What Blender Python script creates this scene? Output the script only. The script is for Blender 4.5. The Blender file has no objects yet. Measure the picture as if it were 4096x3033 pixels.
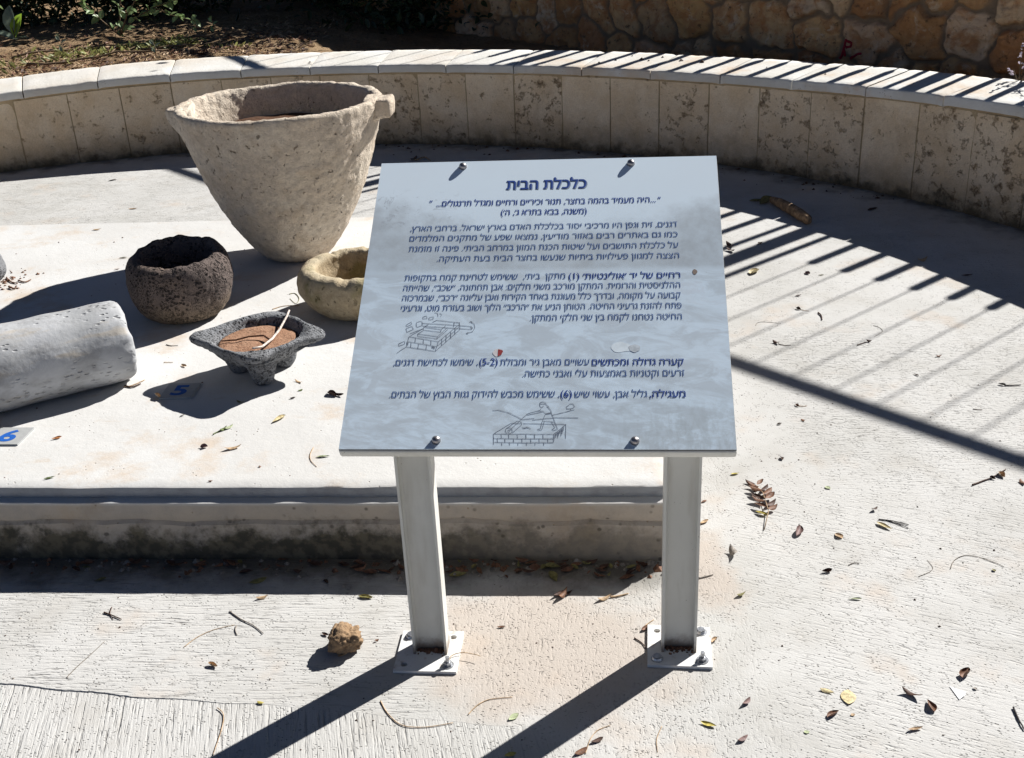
import bpy, bmesh, math, random, json
import numpy as np
from mathutils import Vector, Matrix, noise
from math import pi, sin, cos, radians, atan2, hypot, sqrt

# ------------------------------------------------------------------ scene, camera, sky, sun
scn = bpy.context.scene
col = scn.collection
random.seed(7)

cam_d = bpy.data.cameras.new('camera')
cam = bpy.data.objects.new('camera', cam_d)
col.objects.link(cam)
scn.camera = cam
cam_d.sensor_width = 36.0
cam_d.lens = 36.0 * 4500.07 / 4096.0
cam_d.clip_start = 0.05
cam_d.clip_end = 2000
right = Vector((0.99879157, -0.0207416, -0.04455543))
down = Vector((-0.04914672, -0.42152417, -0.90548439))
fwd = Vector((0.0, 0.90657992, -0.42203417))
mw = Matrix.Identity(4)
for i in range(3):
    mw[i][0] = right[i]; mw[i][1] = -down[i]; mw[i][2] = -fwd[i]
mw[0][3], mw[1][3], mw[2][3] = 0.0, 0.0, 1.7154
cam.matrix_world = mw

SUN_EL = math.atan(0.75)
SUN_AZ = Vector((0.775, 0.632)).normalized()
world = bpy.data.worlds.new('World')
scn.world = world
world.use_nodes = True
wn = world.node_tree
bg = wn.nodes['Background']
sky = wn.nodes.new('ShaderNodeTexSky')
sky.sky_type = 'NISHITA'
sky.sun_disc = False
sky.sun_elevation = SUN_EL
sky.sun_rotation = atan2(SUN_AZ.x, SUN_AZ.y)
sky.air_density = 0.25
sky.dust_density = 0.0
wn.links.new(sky.outputs[0], bg.inputs['Color'])
bg.inputs['Strength'].default_value = 0.05

sun_d = bpy.data.lights.new('sun', 'SUN')
sun_d.energy = 5.0
sun_d.angle = radians(0.53)
sun_d.color = (1.0, 0.98, 0.945)
sun = bpy.data.objects.new('sun', sun_d)
col.objects.link(sun)
sd = Vector((SUN_AZ.x * cos(SUN_EL), SUN_AZ.y * cos(SUN_EL), sin(SUN_EL)))
sun.rotation_euler = sd.to_track_quat('Z', 'Y').to_euler()
sun.location = sd * 30

scn.view_settings.view_transform = 'Standard'
scn.view_settings.look = 'None'
scn.view_settings.exposure = 0.78
scn.view_settings.gamma = 1.0

# ------------------------------------------------------------------ helpers: tags, meshes
def tag(o, label=None, cat=None, group=None, kind=None):
    if label: o['label'] = label
    if cat: o['category'] = cat
    if group: o['group'] = group
    if kind: o['kind'] = kind
    return o

def empty(name, loc, label, cat, group=None):
    o = bpy.data.objects.new(name, None)
    o.empty_display_size = 0.1
    col.objects.link(o)
    o.location = loc
    return tag(o, label, cat, group)

def wloc(o):
    v = Vector((0, 0, 0))
    while o is not None:
        v += o.location
        o = o.parent
    return v

def make(name, verts, faces, mat, parent=None, smooth=True, loc=None, attrs=None, sharp=None):
    """verts are in world coordinates; the object's origin goes to loc (or the parent's)"""
    V = np.asarray(verts, dtype=float)
    base = wloc(parent) if parent is not None else Vector((0, 0, 0))
    if loc is None:
        loc = base
    V = V - np.array(loc)
    me = bpy.data.meshes.new(name)
    me.from_pydata(V.tolist(), [], [list(map(int, f)) for f in faces])
    if attrs:
        for k, a in attrs.items():
            at = me.attributes.new(k, 'FLOAT', 'POINT')
            at.data.foreach_set('value', np.asarray(a, dtype=np.float32))
    me.update()
    bm = bmesh.new(); bm.from_mesh(me)
    bmesh.ops.recalc_face_normals(bm, faces=bm.faces[:]) if sharp != 'keep' else None
    bm.to_mesh(me); bm.free()
    if smooth:
        me.polygons.foreach_set('use_smooth', [True] * len(me.polygons))
        if sharp not in (None, 'keep'):
            me.set_sharp_from_angle(angle=radians(sharp))
    me.materials.append(mat)
    o = bpy.data.objects.new(name, me)
    col.objects.link(o)
    if parent is not None:
        o.parent = parent
    o.location = Vector(loc) - base
    return o

class MB:
    def __init__(s):
        s.v = []; s.f = []
    def add(s, v, f):
        b = len(s.v)
        s.v += [tuple(p) for p in v]
        s.f += [tuple(b + i for i in q) for q in f]
    def box(s, c, ax, ay, az):
        c, ax, ay, az = map(Vector, (c, ax, ay, az))
        v = [c + ax * i + ay * j + az * k for k in (-1, 1) for j in (-1, 1) for i in (-1, 1)]
        s.add(v, [(0, 2, 3, 1), (4, 5, 7, 6), (0, 1, 5, 4), (2, 6, 7, 3), (0, 4, 6, 2), (1, 3, 7, 5)])
    def prism(s, pts, ext):
        """closed planar polygon (3D) extruded by the vector ext"""
        n = len(pts); ext = Vector(ext)
        v = [Vector(p) for p in pts] + [Vector(p) + ext for p in pts]
        s.add(v, [tuple(range(n - 1, -1, -1)), tuple(range(n, 2 * n))] +
              [(i, (i + 1) % n, n + (i + 1) % n, n + i) for i in range(n)])
    def tube(s, pts, rad, seg=6, cap=True):
        pts = [Vector(p) for p in pts]
        n = len(pts)
        if not hasattr(rad, '__len__'): rad = [rad] * n
        v = []
        up = Vector((0.13, 0.21, 0.97))
        for i, p in enumerate(pts):
            t = (pts[min(i + 1, n - 1)] - pts[max(i - 1, 0)])
            if t.length < 1e-9: t = Vector((0, 0, 1))
            t.normalize()
            a = t.cross(up)
            if a.length < 0.05: a = t.cross(Vector((1, 0, 0)))
            a.normalize(); b = t.cross(a)
            for k in range(seg):
                th = 2 * pi * k / seg
                v.append(p + (a * cos(th) + b * sin(th)) * rad[i])
        f = [(i * seg + k, i * seg + (k + 1) % seg, (i + 1) * seg + (k + 1) % seg, (i + 1) * seg + k)
             for i in range(n - 1) for k in range(seg)]
        if cap:
            f += [tuple(range(seg - 1, -1, -1)), tuple((n - 1) * seg + k for k in range(seg))]
        s.add(v, f)
    def cyl(s, c, axis, r, h, seg=20, r2=None):
        axis = Vector(axis).normalized()
        s.tube([Vector(c), Vector(c) + axis * h], [r, r if r2 is None else r2], seg)
    def build(s, name, mat, parent=None, **k):
        return make(name, s.v, s.f, mat, parent, **k)

def fract(p, oct=4, H=0.9):
    return noise.fractal(Vector(p), H, 2.0, oct)

# ------------------------------------------------------------------ helpers: materials
class NT:
    def __init__(s, name):
        s.m = bpy.data.materials.new(name)
        s.m.use_nodes = True
        s.t = s.m.node_tree
        s.bsdf = s.t.nodes['Principled BSDF']
        s.bsdf.inputs['Specular IOR Level'].default_value = 0.25
    def set(s, node, key, val):
        sock = node.inputs[key]
        if isinstance(val, bpy.types.NodeSocket):
            s.t.links.new(val, sock)
        elif val is not None:
            if hasattr(sock.default_value, '__len__') and not hasattr(val, '__len__'):
                val = [val] * len(sock.default_value)
            if hasattr(val, '__len__') and len(val) == 3 and len(sock.default_value) == 4:
                val = (*val, 1)
            sock.default_value = val
    def node(s, typ, **props):
        n = s.t.nodes.new('ShaderNode' + typ)
        for k, v in props.items(): setattr(n, k, v)
        return n
    def pos(s):
        if not hasattr(s, '_pos'): s._pos = s.node('NewGeometry').outputs['Position']
        return s._pos
    def obj(s):
        return s.node('TexCoord').outputs['Object']
    def mapping(s, vec, scale=(1, 1, 1), rot=(0, 0, 0), loc=(0, 0, 0)):
        # rotate first, then scale, so streaks follow the rotated axes
        if any(rot):
            r = s.node('VectorRotate', rotation_type='EULER_XYZ')
            s.set(r, 'Vector', vec); r.inputs['Rotation'].default_value = rot
            vec = r.outputs[0]
        m = s.node('Mapping')
        s.set(m, 'Vector', vec); m.inputs['Scale'].default_value = scale; m.inputs['Location'].default_value = loc
        return m.outputs[0]
    def noise(s, vec, scale, detail=4, rough=0.55, dist=0.0):
        n = s.node('TexNoise')
        s.set(n, 'Vector', vec); s.set(n, 'Scale', scale)
        n.inputs['Detail'].default_value = detail; n.inputs['Roughness'].default_value = rough
        n.inputs['Distortion'].default_value = dist
        return n.outputs['Fac']
    def voro(s, vec, scale, feature='F1', rnd=1.0, out='Distance'):
        n = s.node('TexVoronoi', feature=feature)
        s.set(n, 'Vector', vec); s.set(n, 'Scale', scale); n.inputs['Randomness'].default_value = rnd
        return n.outputs[out]
    def math(s, op, a, b=None, c=None, clamp=False):
        n = s.node('Math', operation=op); n.use_clamp = clamp
        s.set(n, 0, a)
        if b is not None: s.set(n, 1, b)
        if c is not None: s.set(n, 2, c)
        return n.outputs[0]
    def mr(s, v, a, b, c=0.0, d=1.0, smooth=True):
        n = s.node('MapRange'); n.interpolation_type = 'SMOOTHSTEP' if smooth else 'LINEAR'
        s.set(n, 'Value', v); s.set(n, 'From Min', a); s.set(n, 'From Max', b); s.set(n, 'To Min', c); s.set(n, 'To Max', d)
        return n.outputs[0]
    def mix(s, fac, a, b, mode='MIX'):
        n = s.node('Mix', data_type='RGBA', blend_type=mode)
        s.set(n, 0, fac); s.set(n, 6, a); s.set(n, 7, b)
        return n.outputs[2]
    def ramp(s, v, stops):
        n = s.node('ValToRGB')
        s.set(n, 0, v)
        e = n.color_ramp.elements
        while len(e) < len(stops): e.new(0.5)
        for q, (p, c) in zip(e, stops):
            q.position = p; q.color = (*c, 1) if len(c) == 3 else c
        return n.outputs[0]
    def sep(s, v):
        n = s.node('SeparateXYZ'); s.set(n, 0, v); return n.outputs
    def attr(s, name):
        return s.node('Attribute', attribute_name=name).outputs['Fac']
    def bump(s, h, dist, strength=1.0, normal=None):
        n = s.node('Bump'); s.set(n, 'Height', h); n.inputs['Distance'].default_value = dist
        n.inputs['Strength'].default_value = strength
        if normal is not None: s.set(n, 'Normal', normal)
        return n.outputs[0]
    def done(s, color=None, rough=0.85, normal=None, metal=None, spec=None, trans=None):
        s.set(s.bsdf, 'Base Color', color); s.set(s.bsdf, 'Roughness', rough)
        if normal is not None: s.set(s.bsdf, 'Normal', normal)
        if metal is not None: s.set(s.bsdf, 'Metallic', metal)
        if spec is not None: s.set(s.bsdf, 'Specular IOR Level', spec)
        return s.m

PANEL_DATA = r'''{"text": [["כלכלת הבית", 1, 0.1009, -0.0966, 0.7397, "title", 0], ["״", 0.5, 0.2824, 0.2759, 0.6885, "mark", 0], ["...היה מעמיד בהמה בחצר, תנור וכיריים ורחיים ומגדל תרנגולים...", 0.5, 0.2702, -0.2681, 0.6882, "quote", 0], ["״", 0.5, -0.2794, -0.2866, 0.6914, "mark", 0], ["(משנה, בבא בתרא ג׳, ה׳)", 0.5, 0.1033, -0.106, 0.6555, "quote", 0], ["דגנים, זית וגפן היו מרכיבי יסוד בכלכלת האדם בארץ ישראל. ברחבי הארץ,", 0, 0.3195, -0.3257, 0.6094, "body", 0], ["כמו גם באתרים רבים באזור מודיעין, נמצאו שפע של מתקנים המלמדים", 0, 0.3198, -0.3248, 0.5779, "body", 0], ["על כלכלת התושבים ועל שיטות הכנת המזון במרחב הביתי. פינה זו מזמנת", 0, 0.3204, -0.3237, 0.5454, "body", 0], ["הצצה למגוון פעילויות ביתיות שנעשו בחצר הבית בעת העתיקה.", 0, 0.3215, -0.252, 0.5136, "body", 0], ["רחיים של יד ׳אולינטיות׳ (1)", 1, 0.3217, 0.0638, 0.455, "body", 0], ["מתקן  ביתי,  ששימש לטחינת קמח בתקופות", 0, 0.0555, -0.3248, 0.4569, "body", 0], ["ההלניסטית והרומית. המתקן מורכב משני חלקים: אבן תחתונה, ״שכב״, שהייתה", 0, 0.3211, -0.3248, 0.4264, "body", 0], ["קבועה על מקומה, ובדרך כלל מעוגנת באחד הקירות ואבן עליונה ״רכב״, שבמרכזה", 0, 0.3209, -0.3244, 0.3971, "body", 0], ["פתח להזנת גרעיני החיטה. הטוחן הניע את ״הרכב״ הלוך ושוב בעזרת מוט, וגרעיני", 0, 0.322, -0.3243, 0.3674, "body", 0], ["החיטה נטחנו לקמח בין שני חלקי המתקן.", 0, 0.3218, -0.0218, 0.3364, "body", 0], ["קערה גדולה ומכתשים", 1, 0.3215, 0.1204, 0.2131, "body", 0], ["עשויים מאבן גיר ומבזלת", 0, 0.1144, -0.0844, 0.2142, "body", 0], ["(5-2)", 1, -0.0901, -0.1308, 0.215, "body", 1], [", שימשו לכתישת דגנים,", 0, -0.1344, -0.3257, 0.2153, "body", 0], ["זרעים וקטניות באמצעות עלי ואבני כתישה.", 0, 0.322, -0.0325, 0.1836, "body", 0], ["מעגילה,", 1, 0.3224, 0.2457, 0.1294, "body", 0], ["גליל אבן, עשוי שיש", 0, 0.2403, 0.083, 0.1295, "body", 0], ["(6)", 1, 0.0771, 0.0529, 0.1298, "body", 1], [", ששימש מכבש להידוק גגות הבוץ של הבתים.", 0, 0.0502, -0.3259, 0.1303, "body", 0]], "mill": [[[-0.2979, 0.295], [-0.3018, 0.2667], [-0.2337, 0.2541], [-0.2292, 0.2802], [-0.2618, 0.2873], [-0.2979, 0.295]], [[-0.2979, 0.295], [-0.2679, 0.3172]], [[-0.2292, 0.2802], [-0.1843, 0.3286]], [[-0.2337, 0.2541], [-0.1816, 0.3142]], [[-0.1848, 0.3348], [-0.1816, 0.3142]], [[-0.2988, 0.2808], [-0.2742, 0.2761], [-0.2315, 0.2669]], [[-0.2824, 0.2916], [-0.2825, 0.2786]], [[-0.2634, 0.2866], [-0.2633, 0.2744]], [[-0.2463, 0.2836], [-0.2452, 0.271]], [[-0.2913, 0.2795], [-0.2915, 0.2646]], [[-0.2741, 0.2753], [-0.2741, 0.2608]], [[-0.2553, 0.2719], [-0.2551, 0.2583]], [[-0.2306, 0.2681], [-0.2069, 0.2941], [-0.1839, 0.3224]], [[-0.2216, 0.2894], [-0.2206, 0.2692]], [[-0.2123, 0.2982], [-0.2113, 0.278]], [[-0.2029, 0.3071], [-0.2014, 0.288]], [[-0.1937, 0.3184], [-0.1923, 0.3001]], [[-0.2784, 0.303], [-0.2321, 0.2944], [-0.2323, 0.2883], [-0.2777, 0.296], [-0.2784, 0.303]], [[-0.2321, 0.2944], [-0.2107, 0.3207]], [[-0.2784, 0.303], [-0.2673, 0.311]], [[-0.2323, 0.2883], [-0.2102, 0.3145]], [[-0.2665, 0.3213], [-0.2253, 0.3139], [-0.2258, 0.3073], [-0.2665, 0.3131], [-0.2665, 0.3213]], [[-0.2253, 0.3139], [-0.2146, 0.3269]], [[-0.2665, 0.3213], [-0.2554, 0.3294]], [[-0.2377, 0.3408], [-0.1846, 0.3327], [-0.1839, 0.3224]], [[-0.2377, 0.3408], [-0.2474, 0.3347]], [[-0.1966, 0.3349], [-0.1972, 0.3205]], [[-0.272, 0.3325], [-0.2113, 0.3277], [-0.1569, 0.3221], [-0.1526, 0.318], [-0.1547, 0.3139], [-0.2174, 0.3195], [-0.2703, 0.325]], [[-0.2837, 0.3236], [-0.2848, 0.3351], [-0.2739, 0.3383], [-0.2712, 0.335], [-0.2704, 0.3267], [-0.2818, 0.3211], [-0.2837, 0.3236]], [[-0.1584, 0.3189], [-0.1562, 0.3209], [-0.154, 0.318], [-0.1558, 0.3152], [-0.1583, 0.318]], [[-0.1579, 0.3365], [-0.1499, 0.3282], [-0.1476, 0.3187], [-0.1519, 0.3078], [-0.1656, 0.3026]], [[-0.1611, 0.3337], [-0.158, 0.3374], [-0.1562, 0.332]], [[-0.1625, 0.3058], [-0.1663, 0.3026], [-0.1621, 0.3001]], [[-0.3079, 0.3279], [-0.2969, 0.3369], [-0.2955, 0.3299], [-0.3065, 0.3238], [-0.3079, 0.3279]], [[-0.3076, 0.3176], [-0.294, 0.3245], [-0.2897, 0.3154], [-0.3042, 0.3073], [-0.3076, 0.3176]], [[-0.2709, 0.3503], [-0.2626, 0.3531], [-0.2603, 0.346], [-0.2704, 0.3449], [-0.2709, 0.3503]], [[-0.2564, 0.3481], [-0.2465, 0.3513], [-0.2464, 0.343], [-0.2558, 0.3418], [-0.2564, 0.3481]], [[-0.3205, 0.275], [-0.3068, 0.2829], [-0.306, 0.2748], [-0.3188, 0.2689], [-0.3205, 0.275]], [[-0.3212, 0.25], [-0.3018, 0.2667]], [[-0.297, 0.3032], [-0.2679, 0.3172]], [[-0.2447, 0.3625], [-0.2377, 0.3603], [-0.2352, 0.3511]], [[-0.2326, 0.3603], [-0.2271, 0.356], [-0.2301, 0.3511]], [[-0.3016, 0.2748], [-0.301, 0.2821]], [[-0.3, 0.2727], [-0.2994, 0.28]], [[-0.2985, 0.2707], [-0.2979, 0.278]], [[-0.2427, 0.2622], [-0.242, 0.2694]], [[-0.2407, 0.2614], [-0.24, 0.2686]], [[-0.2386, 0.2605], [-0.2379, 0.2677]], [[-0.2365, 0.2597], [-0.2358, 0.2669]]], "man": [[[-0.089, 0.0378], [0.04, 0.0369], [0.0405, 0.0167]], [[-0.089, 0.0378], [-0.0875, 0.011]], [[-0.0884, 0.027], [-0.0249, 0.0256], [0.0403, 0.0261]], [[-0.0858, 0.0176], [-0.0245, 0.0158], [0.0405, 0.0167]], [[-0.089, 0.0378], [-0.0533, 0.0639], [-0.0306, 0.0639]], [[0.04, 0.0369], [0.0659, 0.0614]], [[-0.0265, 0.0639], [0.0659, 0.0614]], [[0.0659, 0.0614], [0.0658, 0.0261]], [[-0.0629, 0.0506], [-0.04, 0.0696], [-0.0325, 0.0696], [-0.029, 0.0648], [-0.0304, 0.0591], [-0.0481, 0.0411]], [[-0.0636, 0.0473], [-0.061, 0.0525], [-0.0548, 0.0534], [-0.0497, 0.0496], [-0.0486, 0.0439], [-0.0525, 0.0392], [-0.0591, 0.0392], [-0.0634, 0.043], [-0.0636, 0.0473]], [[-0.0586, 0.0468], [-0.0554, 0.0487], [-0.0528, 0.0458], [-0.0552, 0.043], [-0.0585, 0.0449]], [[-0.0303, 0.0744], [-0.0184, 0.0878]], [[-0.0537, 0.0477], [-0.0303, 0.0744]], [[0.0076, 0.112], [0.0079, 0.1159], [0.0128, 0.1183], [0.0191, 0.1168], [0.0234, 0.1095], [0.029, 0.1042], [0.0235, 0.1061]], [[0.0076, 0.112], [0.0086, 0.1071], [0.0124, 0.1042], [0.0173, 0.1081]], [[0.0079, 0.1139], [0.015, 0.1129], [0.0204, 0.1139]], [[0.0113, 0.1013], [0.0074, 0.095], [0.0156, 0.095], [0.022, 0.0887], [0.0343, 0.0916], [0.0316, 0.0983], [0.0248, 0.1061]], [[0.0093, 0.0974], [-0.0152, 0.0893], [-0.0192, 0.0874], [-0.0167, 0.0849], [-0.0118, 0.0864], [0.0157, 0.0936]], [[0.022, 0.0887], [0.0286, 0.0887], [0.0335, 0.0911]], [[0.0221, 0.0873], [0.0287, 0.0873], [0.034, 0.0897]], [[0.022, 0.0887], [0.0152, 0.0696], [0.0288, 0.0686], [0.0424, 0.0676], [0.0335, 0.0911]], [[0.0152, 0.0696], [0.0117, 0.0515], [0.0053, 0.0491], [0.007, 0.0472], [0.0143, 0.0477], [0.0194, 0.0686]], [[0.035, 0.0676], [0.0428, 0.0534], [0.0364, 0.0486], [0.0397, 0.0463], [0.0486, 0.0496], [0.0416, 0.0676]], [[-0.0944, 0.0967], [-0.082, 0.0977], [-0.0609, 0.0918], [-0.0396, 0.0807], [-0.029, 0.0734], [-0.0023, 0.0772]], [[-0.0063, 0.0725], [0.0388, 0.0781], [0.0921, 0.078]], [[0.0366, 0.0848], [0.0836, 0.0982]], [[0.0671, 0.1002], [0.0653, 0.106], [0.071, 0.1089], [0.073, 0.1133], [0.0804, 0.1127], [0.0843, 0.1059], [0.0794, 0.1021], [0.0671, 0.1002]], [[0.0753, 0.1011], [0.0746, 0.0963]], [[-0.0282, 0.0544], [-0.0219, 0.0525], [-0.0179, 0.0553], [-0.0095, 0.0506]], [[-0.026, 0.0515], [-0.0137, 0.0534]], [[-0.0725, 0.0373], [-0.0715, 0.0265]], [[-0.0698, 0.0167], [-0.0694, 0.0092]], [[-0.0561, 0.0373], [-0.0552, 0.0265]], [[-0.0535, 0.0167], [-0.0531, 0.0092]], [[-0.0377, 0.0373], [-0.0368, 0.0265]], [[-0.0351, 0.0167], [-0.0348, 0.0092]], [[-0.0192, 0.0373], [-0.0184, 0.0265]], [[-0.0168, 0.0167], [-0.0165, 0.0092]], [[-0.0008, 0.0373], [-0.0, 0.0265]], [[0.0015, 0.0167], [0.0018, 0.0093]], [[0.0175, 0.0373], [0.0183, 0.0265]], [[0.0198, 0.0167], [0.0201, 0.0093]], [[-0.0802, 0.0265], [-0.0792, 0.0166]], [[-0.0638, 0.0265], [-0.0628, 0.0167]], [[-0.0453, 0.0265], [-0.0445, 0.0167]], [[-0.027, 0.0265], [-0.0261, 0.0167]], [[-0.0086, 0.0265], [-0.0078, 0.0167]], [[0.0097, 0.0265], [0.0105, 0.0167]], [[0.028, 0.0265], [0.0288, 0.0167]], [[0.042, 0.0364], [0.0416, 0.0214]], [[0.0444, 0.0387], [0.0439, 0.0275]], [[0.0468, 0.0411], [0.0461, 0.0336]], [[0.0491, 0.0434], [0.0488, 0.027]], [[0.0515, 0.0458], [0.051, 0.0331]], [[0.0539, 0.0482], [0.0533, 0.0392]], [[0.0563, 0.0505], [0.0559, 0.0326]], [[0.0587, 0.0529], [0.0582, 0.0387]], [[0.0611, 0.0552], [0.0605, 0.0449]]], "screws": [[-0.2116, 0.8192], [0.2113, 0.8172], [-0.2123, 0.0207], [0.2121, 0.0193]], "sticker": [-0.0915, 0.2489], "spot": [0.3553, 0.4678], "patch": [0.1847, 0.2584]}'''
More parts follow.
